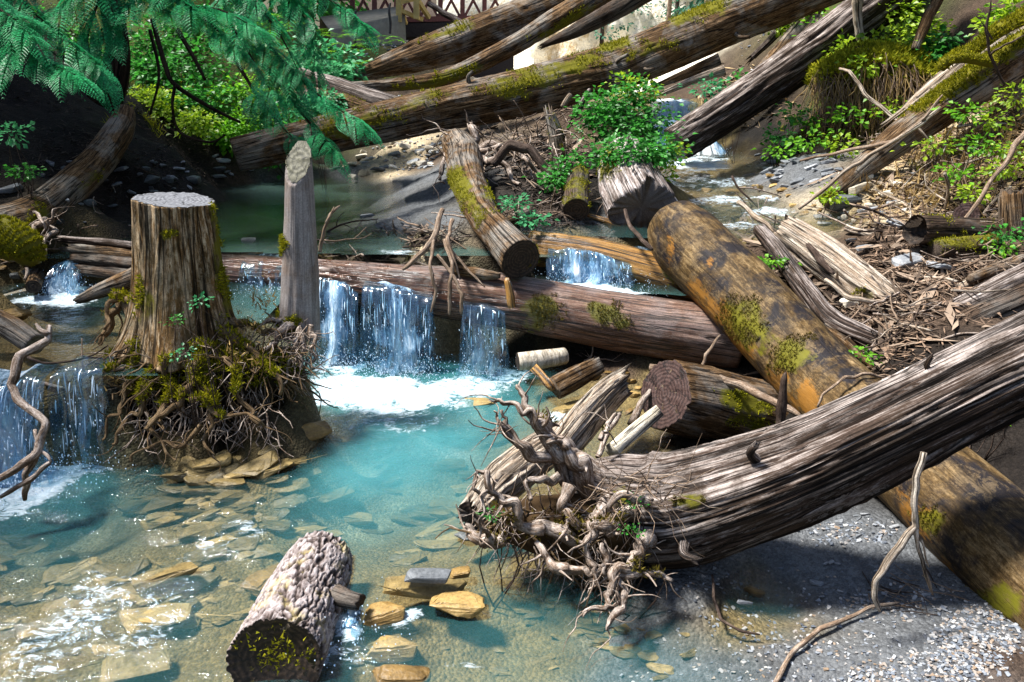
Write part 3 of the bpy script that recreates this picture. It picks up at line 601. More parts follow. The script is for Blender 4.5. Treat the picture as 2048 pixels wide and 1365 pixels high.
# ------------------------------------------------------------------ falls
def fall(label, lips, run=.10, speed=.35, mat=M_FALL, dens=60, drops=160, seed=0, back=.18, thick=.02, spread=.12, splash=None, alpha=0.0):
    """lips: list of (lip point, foot level) along the crest; water creeps over the crest, then drops in an arc towards -y"""
    rs = np.random.RandomState(seed)
    L = np.array([l[0] for l in lips]); Z = np.array([l[1] for l in lips]); dr = np.array([l[2] if len(l) > 2 else (0, -1) for l in lips], float)
    cl = np.concatenate([[0], np.cumsum(np.linalg.norm(np.diff(L, axis=0), axis=1))]); W = cl[-1]
    root = thing('waterfall', label, 'waterfall', (L[:, 0].mean(), L[:, 1].mean(), Z.mean()))
    def at(u, h, j=0.0):
        s = u*W; p = np.stack([np.interp(s, cl, L[:, k]) for k in range(3)], -1); zf = np.interp(s, cl, Z)
        d = np.stack([np.interp(s, cl, dr[:, 0]), np.interp(s, cl, dr[:, 1])], -1)
        H = p[..., 2]-zf; drop = np.clip(h, 0, 1)*H; tt = np.sqrt(2*drop/9.81); fwd = np.where(h < 0, h*back, (speed+j)*tt)
        o = p.copy(); o[..., 0] += d[..., 0]*fwd; o[..., 1] += d[..., 1]*fwd; o[..., 2] = p[..., 2]-drop+np.where(h < 0, -h*run*.15, 0)
        return o, H
    for k in range(2):
        nu = max(10, int(W/.012)); nv = 40; u = np.linspace(0, 1, nu); h = np.linspace(-1 if k == 0 else -.1, 1, nv); U, Hh = np.meshgrid(u, h)
        nz = fbm(np.stack([U*W*26, Hh*1.2, U*0+seed+k*9], -1), 3, seed+k)
        p, H = at(U, Hh, .25*nz*(Hh > 0)+k*.18); p[..., 1] += -thick*nz*np.clip(Hh+.4, 0, 1)-k*.015
        p[..., 0] += (U-.5)*.05*np.clip(Hh, 0, 1)**1.5*min(1, W/.3); p[..., 2] += np.where(Hh < .15, .012*vn(np.stack([U*W*14, U*0, U*0+seed], -1), seed+6), 0)
        p[..., 0] += .03*vn(np.stack([U*W*9, Hh*3, U*0+k], -1), seed+3)*np.clip(Hh, 0, 1)
        i = np.arange(nv-1)[:, None]*nu; j = np.arange(nu-1)[None]; q = np.stack([i+j, i+j+1, i+nu+j+1, i+nu+j], -1).reshape(-1, 4)
        ed = -.55*sm(.40+.2*vn(np.stack([U*0, Hh*5, U*0+seed], -1), seed), 0, np.minimum(U, 1-U))-.12*k+alpha+.12*np.clip(Hh, 0, 1)+.15*vn(np.stack([U*W*13, Hh*1.5, U*0+k], -1), seed+8)
        g = Geo(); g.add(p.reshape(-1, 3), q, None, grain=np.stack([U*W+seed+k*3.3, Hh*H+k, U*0], -1).reshape(-1, 3), edge=np.repeat(ed.reshape(-1, 1), 3, 1))
        part('water_sheet', g, mat, root)
    g = Geo()                            # strands that have come loose of the sheet
    for m in range(int(dens*.55)):
        u0 = rs.uniform(.02, .98); h0 = rs.uniform(-.05, .6); h1 = min(1, h0+rs.uniform(.05, .25)); hh = np.linspace(h0, h1, 7); j = rs.uniform(-.05, .42)
        p, _ = at(np.full(7, u0)+np.linspace(0, rs.normal(0, .01), 7), hh, j); w = rs.uniform(.0012, .0042)*np.sin(np.linspace(.15, 3.0, 7))
        p[:, 0] += rs.normal(0, spread*.06)*hh
        V = np.concatenate([p-np.stack([w, w*0, w*0], 1), p+np.stack([w*0, -w*1.2, w*0], 1), p+np.stack([w, w*0, w*0], 1)])
        a = np.arange(6); q = np.concatenate([np.stack([a, a+7, a+8, a+1], 1), np.stack([a+7, a+14, a+15, a+8], 1)])
        g.add(V, q)
    part('water_strands', g, M_DROP, root)
    T = np.array([(1, 1, 1), (-1, -1, 1), (-1, 1, -1), (1, -1, -1), (0, 0, 1.9), (0, 0, -1.9)], float)/1.7
    tf = np.array([(4, 0, 1), (4, 1, 2), (4, 2, 0), (4, 0, 3), (5, 1, 0), (5, 2, 1), (5, 3, 2), (5, 0, 3), (4, 3, 1), (0, 2, 3)])
    g = Geo(); n = drops; u = rs.uniform(0, 1, n); h = rs.uniform(.1, 1.0, n)**.7; p, _ = at(u, h, rs.uniform(-.3, .9, n))
    p += rs.normal(0, .012, (n, 3))*np.array((1.3, 1, .4)); s = rs.uniform(.0012, .0042, n)
    g.add((p[:, None]+T[None]*s[:, None, None]*np.array((1, 1, 1.8))).reshape(-1, 3), None, (np.arange(n)[:, None, None]*6+tf[None]).reshape(-1, 3))
    # splash at the foot
    m = int(drops*2.5); u = rs.uniform(0, 1, m); p, _ = at(u, np.ones(m), rs.uniform(-.2, .6, m)); p += np.stack([rs.normal(0, .09, m), rs.normal(-.04, .09, m), np.abs(rs.normal(0, .05, m))], 1); s = rs.uniform(.0012, .005, m)
    g.add((p[:, None]+T[None]*s[:, None, None]).reshape(-1, 3), None, (np.arange(m)[:, None, None]*6+tf[None]).reshape(-1, 3))
    part('droplets', g, M_DROP, root)
    return root
# ------------------------------------------------------------------ logs
def path(spec):
    P = [Q(a, b, c) for a, b, c, r in spec]; return P, [r/ppm(p) for p, (a, b, c, r) in zip(P, spec)]
def biglog(name, label, cat, spec, mat, seed, nseg=72, ds=.03, lump=.05, fur=.008, kf=9, ks=1.2, jag=(0, 0), ends=(None, None), dish=0.0, moss=(), orange=(), wet=(), topmoss=0.0, mossn=2500, msize=.018, mmat=None, bark=None, flute=0, group=None, squash=1.0, knots=0, trunk='trunk'):
    P, R = path(spec); g = tube(P, R, nseg, ds, lump, fur, kf, ks, seed, jag, flute, True, bark, squash, dish*1.6 if dish else 0)
    V = g.v(); N = vnormals(g); t = np.zeros_like(V)
    nz = fbm(V*9+seed, 5, seed, .65)
    if len(moss): t[:, 0] = region(V, moss)
    if topmoss: t[:, 0] = np.maximum(t[:, 0], topmoss*sm(.0, .8, N[:, 2]+.5*nz))
    if len(orange): t[:, 1] = region(V, orange)
    if len(wet): t[:, 2] = region(V, wet)
    if bark:
        d = g.bark.ravel(); t[:len(d), 2] = d
    g.setattr('tint', t)
    b = V.mean(0); b[2] = V[:, 2].min(); root = thing(name, label, cat, b, group)
    tr = part(trunk, g, mat, root)
    for e in (0, 1):
        if ends[e] is not None: part('cut_end', disc(g, e, seed=seed, dish=dish), ends[e], root)
    mk = (t[:, 0]+.75*nz > .5) & (t[:, 0] > .08) & (N[:, 2] > -.35)
    if mk.sum() > 5 and mossn: part('moss', tufts(V[mk], N[mk], int(mossn*2.2), msize*.8, .4, seed), mmat or M_MOSS, root)
    rs = np.random.RandomState(seed+77)
    for k in range(knots):                # broken branch stubs
        i = rs.randint(int(g.info['n']*.1), int(g.info['n']*.9)); a = rs.uniform(0, 2*math.pi); I = g.info
        d = I['N'][i]*math.cos(a)+I['B'][i]*math.sin(a); r = I['R'][i]
        if d[1] > .3 or d[2] < -.5: continue
        p0 = I['P'][i]+d*r*.8; L = rs.uniform(.05, .12)*r/.2; q = rs.uniform(.05, .1)*r
        part('branch_stub', tube([p0, p0+d*(r*.2+L*.5), p0+(d+I['T'][i]*.4)*(r*.2+L)], [q*1.5, q, q*.8], 8, .03, .1, .002, 4, 3, k, (0, .02)), mat, root)
    root_geo[root.name] = g
    return root
root_geo = {}
def kink(P, R, seed, amt=.11, rk=(.42, .74), tp=.3):
    rs = np.random.RandomState(seed); A = []; B = []
    for i in range(len(P)-1):
        L = np.linalg.norm(P[i+1]-P[i])
        for t in (0, .35, .7): A.append(P[i]*(1-t)+P[i+1]*t+(rs.normal(0, amt*L, 3) if t else 0)); B.append((R[i]*(1-t)+R[i+1]*t)*rs.uniform(*rk)*(1-tp*i/len(P)))
    return A+[P[-1]], B+[R[-1]*.6]
def stick(name, label, cat, spec, mat=W_STICK, nseg=8, seed=1, forks=(), group=None, lump=.12, fur=.0015):
    P, R = path(spec); P, R = kink(P, R, seed, .018, (.85, 1.0), 0); g = tube(P, R, nseg, .025, lump, fur, 4, 3, seed)
    b = np.asarray(P).mean(0); b[2] = g.v()[:, 2].min()
    if not forks: return solo(name, g, mat, label, cat, group)
    root = thing(name, label, cat, b, group); part('stem', g, mat, root)
    for k, f in enumerate(forks):
        P, R = path(f); P, R = kink(P, R, seed+k+1, .022, (.8, 1.0), 0); part('branch', tube(P, R, nseg, .025, lump, fur, 4, 3, seed+k+1), mat, root)
    return root
# --- the big ones ---------------------------------------------------------------
biglog('fallen_log', 'reddish wet log lying across the creek with water spilling over it', 'log',
  [(440, 545, 5.62, 38), (600, 556, 5.48, 42), (760, 572, 5.32, 46), (1000, 602, 5.12, 54), (1250, 645, 4.98, 61), (1480, 678, 4.86, 62)], W_WATERLOG, 11, 110, .022, .05, .007, 8, .8,
  moss=[(1085, 620, 42, 40, 0, .95), (1210, 628, 50, 24, 10, .75), (1245, 650, 20, 10, 0, .8)], wet=[(700, 590, 420, 60, 6, 1.0)], mossn=2200, mmat=M_MOSSO, ends=(None, E_DARK))
biglog('fallen_log', 'amber water-soaked log with a thin waterfall over its edge', 'log',
  [(1060, 496, 5.62, 34), (1180, 514, 5.50, 38), (1300, 545, 5.40, 40), (1420, 580, 5.3, 44)], W_AMBER, 12, 64, .03, .08, .006, 8, .8, moss=[(1345, 545, 30, 24, 0, .8)], mossn=500)
biglog('fallen_log', 'thick log with orange lichen and dark blotches running under the rooted log', 'log',
  [(1346, 452, 5.5, 58), (1378, 490, 5.3, 73), (1494, 602, 4.72, 76), (1655, 775, 4.0, 80), (1800, 908, 3.33, 92), (1955, 1052, 2.78, 106), (2090, 1182, 2.43, 116), (2200, 1290, 2.2, 118)], W_LICHEN, 13, 120, .026, .035, .003, 7, .8,
  moss=[(1585, 712, 46, 42, 45, .85), (1500, 650, 60, 40, 45, .62), (1630, 870, 30, 30, 0, .5), (1990, 1200, 60, 40, 40, .75), (1860, 1040, 40, 30, 0, .6)], orange=[(1400, 590, 26, 50, -35, .72), (1450, 640, 26, 50, -40, .75), (1480, 690, 28, 50, -40, .7), (1610, 800, 50, 34, 40, .9), (1340, 500, 12, 50, 0, .6), (1550, 760, 30, 40, -40, .6), (1830, 1030, 40, 60, -40, .6), (1420, 525, 10, 12, 0, .7), (1900, 1150, 40, 70, -40, .5)],
  mossn=3000, msize=.016, mmat=M_MOSSO, ends=(E_TAN, None))
L4 = biglog('rooted_log', 'large weathered grey log with torn roots at its near end', 'log',
  [(1160, 985, 2.98, 60), (1235, 1004, 2.9, 94), (1310, 1020, 2.84, 114), (1400, 1010, 2.78, 112), (1600, 942, 2.66, 98), (1800, 850, 2.58, 91), (2048, 728, 2.56, 87), (2300, 606, 2.6, 87)], W_GREY, 14, 190, .016, .06, .021, 10, .6, flute=.12,
  moss=[(1250, 1000, 40, 30, 0, .55), (1380, 1000, 40, 22, 0, .6)], mossn=700, mmat=M_MOSSO, knots=7)
biglog('leaning_log', 'long mossy brown log rising diagonally across the gully to the upper right', 'log',
  [(470, 312, 7.25, 34), (560, 290, 7.4, 36), (700, 259, 7.6, 38), (800, 238, 7.7, 39), (900, 215, 7.8, 42), (1000, 194, 7.9, 46), (1200, 146, 8.1, 48), (1300, 110, 8.2, 47), (1500, 27, 8.4, 46), (1650, -34, 8.6, 46), (1900, -140, 8.8, 46)], W_BROWN, 15, 96, .035, .07, .014, 9, .7,
  moss=[(1050, 165, 90, 26, -14, .7), (1150, 130, 60, 20, -14, .8), (1230, 92, 40, 14, -14, .8), (1400, 20, 70, 24, -20, .8), (700, 250, 120, 22, -12, .62), (850, 200, 80, 20, -12, .5), (1300, 100, 80, 20, -14, .55)], mossn=4200, msize=.03, knots=9)
biglog('leaning_log', 'thick pale-topped log slanting up behind the long mossy log', 'log',
  [(690, 160, 9.8, 8), (760, 136, 9.9, 20), (830, 114, 10.0, 30), (900, 90, 10.1, 36), (1000, 54, 10.3, 38), (1100, 14, 10.6, 38), (1300, -66, 11.0, 38)], W_BROWN, 16, 72, .045, .08, .02, 8, .6, moss=[(900, 62, 60, 10, -22, .6)], mossn=500, msize=.03, jag=(.2, 0))
biglog('leaning_log', 'thin mossy log curving up between two thicker leaning logs', 'log',
  [(690, 176, 9.3, 10), (800, 169, 9.4, 13), (900, 152, 9.5, 16), (1000, 104, 9.6, 19), (1100, 46, 9.8, 21), (1200, -12, 10.0, 22), (1350, -100, 10.3, 22)], W_BROWN, 17, 56, .04, .1, .012, 7, .7, moss=[(880, 160, 120, 16, -16, .7), (1130, 45, 80, 12, -28, .7)], mossn=1500, msize=.025)
biglog('leaning_log', 'dark narrow log hanging under the leaning log, split at its lower end', 'log',
  [(1085, 92, 10.2, 5), (1150, 62, 10.3, 14), (1230, 20, 10.4, 20), (1330, -40, 10.6, 22)], W_DARK, 18, 32, .05, .1, .01, 6, .8, jag=(.1, 0))
biglog('leaning_log', 'flat-ended split log slanting over the upper stream', 'log',
  [(1350, 290, 8.55, 34), (1500, 192, 8.85, 40), (1600, 124, 9.1, 42), (1700, 50, 9.4, 42), (1820, -40, 9.7, 42)], W_GREY, 19, 90, .03, .06, .03, 5, .35, ends=(E_GREY, None), flute=.18)
biglog('leaning_log', 'mossy log running up the right bank beside a bleached split trunk', 'log',
  [(1648, 402, 6.35, 16), (1720, 340, 6.5, 22), (1800, 276, 6.65, 32), (1900, 205, 6.75, 38), (2048, 112, 6.9, 44), (2180, 40, 7.0, 46)], W_BROWN, 20, 64, .035, .06, .008, 8, .8, moss=[(1890, 175, 90, 24, -36, .95), (2000, 100, 110, 30, -34, .95), (1660, 395, 20, 12, 0, .8)], mossn=5200, msize=.03)
biglog('split_log', 'bleached split trunk lying above the mossy log on the right bank', 'log',
  [(1800, 232, 6.95, 10), (1870, 180, 7.05, 22), (1960, 118, 7.2, 30), (2048, 60, 7.3, 34), (2150, -10, 7.4, 34)], W_PALE, 21, 56, .04, .06, .022, 6, .5, jag=(.25, 0))
biglog('mossy_branch', 'thick moss-covered branch arching above the bleached split trunk', 'branch',
  [(1882, 138, 6.6, 9), (1905, 118, 6.6, 11), (1950, 100, 6.65, 12), (2000, 62, 6.7, 14), (2060, 30, 6.8, 16), (2120, 0, 6.9, 16)], W_BROWN, 22, 20, .04, .12, .003, 4, 2, topmoss=1.0, moss=[(1980, 90, 200, 90, 0, 1.0)], mossn=2600, msize=.03)
biglog('mossy_branch', 'short moss-covered branch jutting left from the mossy log on the right bank', 'branch',
  [(1985, 128, 6.5, 8), (1930, 116, 6.45, 10), (1890, 124, 6.4, 9), (1878, 140, 6.4, 6)], W_BROWN, 23, 16, .03, .12, .003, 4, 2, moss=[(1930, 120, 100, 60, 0, 1.0)], mossn=900, msize=.022)
biglog('curved_log', 'curving mossy log pointing at the viewer with a dark rotten end', 'log',
  [(912, 285, 7.3, 30), (928, 316, 6.9, 38), (936, 362, 6.3, 37), (966, 430, 5.65, 31), (1006, 480, 5.25, 35), (1042, 520, 5.0, 42)], W_BROWN, 24, 84, .025, .06, .008, 8, .9, moss=[(918, 372, 26, 40, -20, .85), (985, 390, 20, 30, -30, .6), (950, 420, 20, 30, -40, .6), (1070, 520, 16, 40, 0, .8)], mossn=1800, ends=(None, E_DARK), dish=.02)
biglog('broken_stump', 'whitish broken stump lying below the leafy bush with a hollow lower end', 'stump',
  [(1250, 322, 6.62, 52), (1258, 348, 6.42, 58), (1270, 385, 6.15, 66), (1288, 422, 5.92, 70)], W_SILVER, 25, 96, .022, .05, .018, 9, .8, jag=(0, .09), flute=.12, moss=[(1215, 320, 30, 40, 0, .6)], mossn=300)
biglog('short_log', 'short round log with a black end beside the whitish broken stump', 'log',
  [(1158, 352, 6.4, 22), (1153, 388, 6.1, 25), (1152, 420, 5.9, 27)], W_DARK, 26, 40, .03, .05, .005, 6, 1.2, ends=(None, E_DARK), topmoss=.5, mossn=300)
biglog('sawn_log', 'half-sunken log with a reddish sawn end and mossy back', 'log',
  [(1330, 788, 3.86, 72), (1400, 804, 3.98, 76), (1500, 830, 4.16, 74), (1640, 858, 4.4, 70)], W_BROWN, 27, 96, .025, .06, .012, 7, .6, ends=(E_RED, None), moss=[(1490, 800, 60, 22, 20, .9), (1500, 840, 50, 20, 20, .7), (1310, 870, 24, 24, 0, .6)], mossn=1600, mmat=M_MOSS)
biglog('weathered_log', 'weathered log with a dark chopped end lying on the driftwood beside the thick log', 'log',
  [(1568, 462, 5.35, 34), (1640, 510, 5.1, 42), (1720, 570, 4.85, 42), (1790, 618, 4.65, 36)], W_PALE, 28, 84, .024, .06, .014, 8, .7, jag=(.05, .06), ends=(E_DARK, None), moss=[(1740, 600, 40, 20, 30, .5)], mossn=300)
biglog('weathered_log', 'thin grey log in the gap between the thick log and the chopped one', 'log',
  [(1520, 462, 5.4, 14), (1560, 510, 5.15, 17), (1612, 582, 4.75, 20), (1660, 640, 4.5, 24), (1720, 672, 4.35, 22), (1830, 712, 4.2, 18)], W_GREY, 29, 44, .025, .14, .008, 6, 1.2, jag=(.04, .06))
biglog('weathered_log', 'upper of two grey logs lying side by side at the right edge', 'log',
  [(1822, 668, 4.45, 12), (1900, 625, 4.4, 22), (1975, 590, 4.4, 26), (2060, 550, 4.4, 28)], W_GREY, 30, 48, .025, .1, .012, 6, .8, jag=(.08, 0))
biglog('weathered_log', 'lower darker log of the two lying side by side at the right edge', 'log',
  [(1850, 700, 4.25, 20), (1940, 645, 4.25, 30), (2020, 610, 4.25, 30), (2100, 570, 4.3, 30)], W_DARK, 31, 48, .03, .1, .014, 6, .8, jag=(.08, 0))
biglog('hollow_log', 'dark hollow log end among driftwood on the right flat', 'log',
  [(1830, 460, 5.0, 30), (1890, 462, 5.1, 30), (1990, 468, 5.2, 28)], W_DARK, 32, 40, .03, .1, .01, 6, 1, ends=(E_DARK, None), dish=.12, topmoss=.3, mossn=200)
biglog('short_log', 'short dark log lying below the hollow log on the right flat', 'log',
  [(1870, 500, 4.9, 22), (1930, 496, 4.95, 24), (1990, 490, 5.0, 22)], W_DARK, 33, 36, .03, .12, .01, 6, 1, topmoss=.6, mossn=400)
biglog('stub', 'upright broken stub at the right edge behind the hollow log', 'stump',
  [(2030, 470, 5.1, 30), (2026, 420, 5.12, 26), (2024, 385, 5.15, 24)], W_BROWN, 34, 32, .03, .1, .012, 6, 1, jag=(0, .05))
biglog('sawn_round', 'small sawn round facing the camera on the right bank litter', 'log',
  [(1932, 432, 5.35, 26), (1945, 428, 5.6, 26)], W_BROWN, 35, 32, .03, .06, .004, 6, 1, ends=(E_RED, None))
biglog('driftwood_chunk', 'pale splintered driftwood chunk pointing up behind the torn roots', 'driftwood',
  [(1120, 900, 3.42, 44), (1160, 850, 3.58, 46), (1205, 800, 3.78, 42), (1240, 772, 3.95, 34)], W_PALE, 36, 80, .02, .1, .02, 7, .8, jag=(.05, .1), squash=.7)
biglog('driftwood_log', 'bleached log half hidden behind the torn roots at the pool edge', 'driftwood',
  [(945, 1030, 2.98, 34), (1000, 970, 3.15, 46), (1060, 920, 3.35, 44), (1120, 880, 3.5, 36)], W_PALE, 37, 80, .02, .08, .018, 7, .7, jag=(.04, .06), ends=(E_DARK, None))
biglog('birch_log', 'short pale birch log under the wet creek log', 'log',
  [(1036, 724, 4.72, 18), (1080, 720, 4.75, 19), (1130, 712, 4.82, 17)], W_BIRCH, 38, 32, .03, .05, .003, 5, 1, ends=(E_DARK, None))
biglog('log_slab', 'broad brown wood slab lying on the stones under the wet creek log', 'driftwood',
  [(1110, 778, 4.38, 26), (1150, 756, 4.45, 26), (1196, 732, 4.58, 20)], W_BROWN, 39, 28, .03, .1, .012, 5, .8, squash=.9)
biglog('sawn_board', 'pale cream board leaning beside the reddish sawn log end', 'board',
  [(1222, 902, 3.42, 20), (1262, 868, 3.55, 20), (1312, 826, 3.75, 18)], W_CREAM, 40, 4, .1, .0, .0)
biglog('bark_log', 'short cracked-bark log standing out of the foreground water with mossy dark end', 'log',
  [(648, 1108, 2.86, 56), (634, 1140, 2.76, 67), (602, 1210, 2.52, 80), (564, 1295, 2.24, 89), (550, 1325, 2.14, 92)], W_BARK, 41, 240, .0075, .03, 0, bark=(.013, .024, .075), ends=(None, E_DARK), dish=.03, moss=[(562, 1300, 44, 28, 0, 1.0)], mossn=900, msize=.014)
g = root_geo[[o for o in root_geo if o.startswith('bark_log')][0]]
bl = [o for o in bpy.data.objects if o.name.startswith('bark_log')][0]
part('branch_stub', tube(path([(672, 1190, 2.5, 20), (700, 1200, 2.46, 16), (722, 1205, 2.44, 15)])[0], [.04, .033, .03], 14, .015, .1, .004, 5, 3, 3, (0, .01)), W_DARK, bl)
P_, R_ = path([(545, 1330, 2.125, 60)]); 
k = g.info['n']-1; c_, t_ = g.info['P'][k], g.info['T'][k]
cr = np.random.RandomState(5); pts = np.array([c_+t_*.002+np.array((cr.normal(.02, .05), 0, cr.normal(.03, .045))) for _ in range(200)])
part('moss', tufts(pts, np.repeat(-np.array([[0, .6, -.4]]), 200, 0), 200, .02, .3, 9), M_MOSS, bl)
biglog('bent_log', 'smooth bent trunk running down the dark left bank', 'log',
  [(250, 228, 7.3, 20), (238, 262, 7.0, 27), (190, 330, 6.5, 32), (120, 395, 6.0, 36), (60, 440, 5.6, 44), (-20, 470, 5.2, 48)], W_BROWN, 42, 56, .03, .06, .006, 6, .8, moss=[(180, 360, 40, 14, -40, .45), (70, 440, 40, 24, -30, .7)], mossn=700)
biglog('mossy_boulder', 'rounded yellow-green mossy hump at the left edge', 'boulder',
  [(-30, 470, 4.75, 36), (10, 478, 4.72, 42), (50, 500, 4.7, 36), (66, 530, 4.7, 16)], W_DARK, 43, 40, .03, .1, 0, topmoss=1.0, moss=[(20, 480, 120, 80, 0, 1.0)], mossn=3500, msize=.022, trunk='core')
for k, (sp, lab, mt) in enumerate([
  ([(120, 478, 5.45, 7), (200, 484, 5.3, 9), (285, 494, 5.15, 10)], 'top grey plank of the split log stack left of the sawn stump', W_GREY),
  ([(135, 496, 5.38, 9), (210, 503, 5.25, 11), (285, 512, 5.1, 11)], 'second brown plank of the split log stack left of the sawn stump', W_BROWN),
  ([(150, 516, 5.34, 10), (215, 522, 5.2, 13), (285, 530, 5.06, 13)], 'third dark plank of the split log stack left of the sawn stump', W_DARK),
  ([(158, 540, 5.28, 11), (215, 545, 5.16, 13), (285, 552, 5.02, 13)], 'lowest plank of the split log stack left of the sawn stump', W_DARK)]):
    biglog('split_plank', lab, 'plank', sp, mt, 50+k, 20, .04, .12, .006, 4, .8, jag=(.06, 0), group='split log stack')
biglog('driftwood_log', 'tan driftwood log pointing at the small left waterfall beside the sawn stump', 'driftwood',
  [(158, 600, 4.85, 9), (205, 580, 4.8, 16), (280, 552, 4.75, 22)], W_BROWN, 55, 36, .03, .1, .008, 5, 1, jag=(.04, 0))
biglog('short_log', 'small log end poking out of the left bank by the small waterfall', 'log',
  [(66, 574, 5.0, 14), (70, 562, 5.2, 15), (76, 550, 5.5, 15)], W_BROWN, 56, 28, .04, .06, .004, 5, 1, ends=(E_DARK, None))
biglog('short_log', 'grey log end sticking out of the left edge above the left cascade', 'log',
  [(-40, 625, 4.15, 22), (20, 655, 4.05, 24), (72, 690, 3.95, 22)], W_BROWN, 57, 40, .03, .06, .006, 6, 1, ends=(None, E_TAN))
biglog('bleached_log', 'silver-grey log end wedged left of the long mossy log', 'log',
  [(600, 152, 9.0, 16), (680, 180, 8.8, 22), (760, 206, 8.6, 22), (850, 226, 8.5, 16)], W_GREY, 58, 44, .035, .08, .012, 6, .7)
biglog('driftwood_log', 'tan mossy slab log under the silver-grey log end', 'driftwood',
  [(600, 188, 8.8, 20), (690, 214, 8.5, 24), (770, 236, 8.4, 16)], W_BROWN, 59, 36, .04, .12, .012, 5, .8, topmoss=.35, mossn=300)
# leaning poles on the bank behind the split log
for k, (sp, lab, mt) in enumerate([
  ([(1440, 232, 10.2, 7), (1520, 150, 10.4, 16), (1590, 70, 10.6, 18), (1640, 10, 10.8, 18)], 'brown pole leaning on the bank behind the flat-ended split log', W_BROWN),
  ([(1490, 220, 9.9, 8), (1560, 140, 10.1, 14), (1640, 40, 10.4, 15)], 'dark pole leaning closest to the flat-ended split log', W_DARK),
  ([(1300, 178, 10.4, 5), (1370, 148, 10.3, 10), (1440, 118, 10.2, 12)], 'upper flat plank lying on the bank above the upper waterfall', W_BROWN),
  ([(1320, 190, 10.2, 5), (1390, 160, 10.1, 9), (1450, 140, 10.0, 10)], 'lower flat plank lying on the bank above the upper waterfall', W_PALE),
  ([(1500, 120, 11, 6), (1560, 60, 11, 9), (1600, 0, 11.2, 10)], 'thin pale pole leaning on the bank at the top', W_GREY)]):
    biglog('leaning_pole', lab, 'pole', sp, mt, 60+k, 20, .06, .12, .01, 4, .8, jag=(.1, 0))
biglog('broken_stub', 'brown broken stub standing in the driftwood jam beside the bush', 'stump',
  [(1122, 345, 7.0, 20), (1112, 280, 7.05, 17), (1098, 225, 7.1, 10)], W_BROWN, 44, 36, .03, .12, .012, 5, .9, jag=(0, .08), topmoss=.3, mossn=300)
stick('root_arc', 'dark arching root in the driftwood jam under the long mossy log', 'root', [(985, 330, 6.6, 9), (1020, 290, 6.6, 11), (1060, 300, 6.55, 11), (1100, 350, 6.45, 9), (1130, 380, 6.4, 5)], W_DSTICK, 10, 345)
stick('grey_branch', 'pale grey branch poking up in the driftwood jam', 'branch', [(1150, 235, 7.2, 5), (1165, 205, 7.25, 7), (1180, 180, 7.3, 7)], W_GREY, 8, 346)
stick('grey_branch', 'short grey stick leaning in the jam below the long mossy log', 'branch', [(1125, 215, 7.3, 5), (1135, 198, 7.3, 6), (1142, 188, 7.3, 6)], W_PALE, 8, 347)
# --- sawn stump on its root plate -------------------------------------------------
def flare(spec, label, name, mat, seed, top_mat, nflare, amp, ends_out, cat, moss, nseg=140, ds=.014, slant=None, fur=.017):
    P, R = path(spec); g = tube(P, R, nseg, ds, .06, fur, 8, .7, seed, flute=.13)
    I = g.info; V = g.v(); n, ns = I['n'], I['nseg']; W = V[:n*ns].reshape(n, ns, 3)
    s = np.linspace(0, 1, n); th = np.arange(ns)*2*math.pi/ns
    but = np.clip(np.sin(th*nflare+1.2*np.sin(th+seed)+seed), -.2, 1)
    a = amp*np.clip(1-s/.62, 0, 1)**2.1
    W = I['P'][:, None]+(W-I['P'][:, None])*(1+a[:, None]*(1+.9*but[None])*1)[..., None]
    if slant: 
        z0 = W[-1, :, :].mean(0)-np.array((0, 0, slant[1]*I['R'][-1])); zz = W[..., 2]; lim = z0[2]+slant[0]*(W[..., 0]-z0[0])+slant[1]*(W[..., 1]-z0[1]); W[..., 2] = np.minimum(zz, lim)
    V[:n*ns] = W.reshape(-1, 3)
    if slant: V[-1] = W[-1].mean(0); I['P'][-1] = W[-1].mean(0); I['T'][-1] = np.array((-slant[0], -slant[1], 1))/math.sqrt(1+slant[0]**2+slant[1]**2)
    g.setv(V); N = vnormals(g); t = np.zeros_like(V); t[:, 0] = region(V, moss); g.setattr('tint', t)
    b = I['P'][0].copy(); root = thing(name, label, cat, b); part('trunk', g, mat, root); part('cut_top', disc(g, 1, seed=seed, rough=.003), top_mat, root)
    nz = fbm(V*5, 4, seed); mk = (t[:, 0]+.5*nz > .5)
    if mk.sum() > 5: part('moss', tufts(V[mk], N[mk], 2600, .018, .3, seed), M_MOSS, root)
    return root, g
stump, sg = flare([(372, 690, 4.12, 94), (368, 640, 4.12, 87), (362, 560, 4.12, 82), (356, 480, 4.12, 77), (351, 420, 4.12, 74), (350, 400, 4.12, 74)], 'large sawn tree stump on a tangle of roots in midstream', 'tree_stump', W_STUMP, 71, E_GREY, 5, .24, None, 'stump',
  [(440, 470, 16, 90, -8, .75), (455, 560, 22, 80, -8, .8), (340, 470, 20, 14, 0, .7), (290, 600, 30, 60, 0, .45)])
post, pg = flare([(598, 668, 4.22, 38), (600, 620, 4.22, 34), (601, 540, 4.22, 33), (600, 430, 4.22, 29), (597, 330, 4.22, 26), (594, 285, 4.22, 25)], 'tall smooth grey snag with a slanting cut top beside the waterfall', 'snag', W_POST, 72, E_TAN, 4, .12, None, 'snag',
  [(580, 640, 24, 20, 0, .75)], 72, .018, (.35, 1.5), fur=.004)
# crack in the stump
for k, sp in enumerate([[(268, 428, 3.92, 3), (290, 452, 3.86, 4), (330, 466, 3.84, 4), (372, 470, 3.85, 3)]]):
    P, R = path(sp)
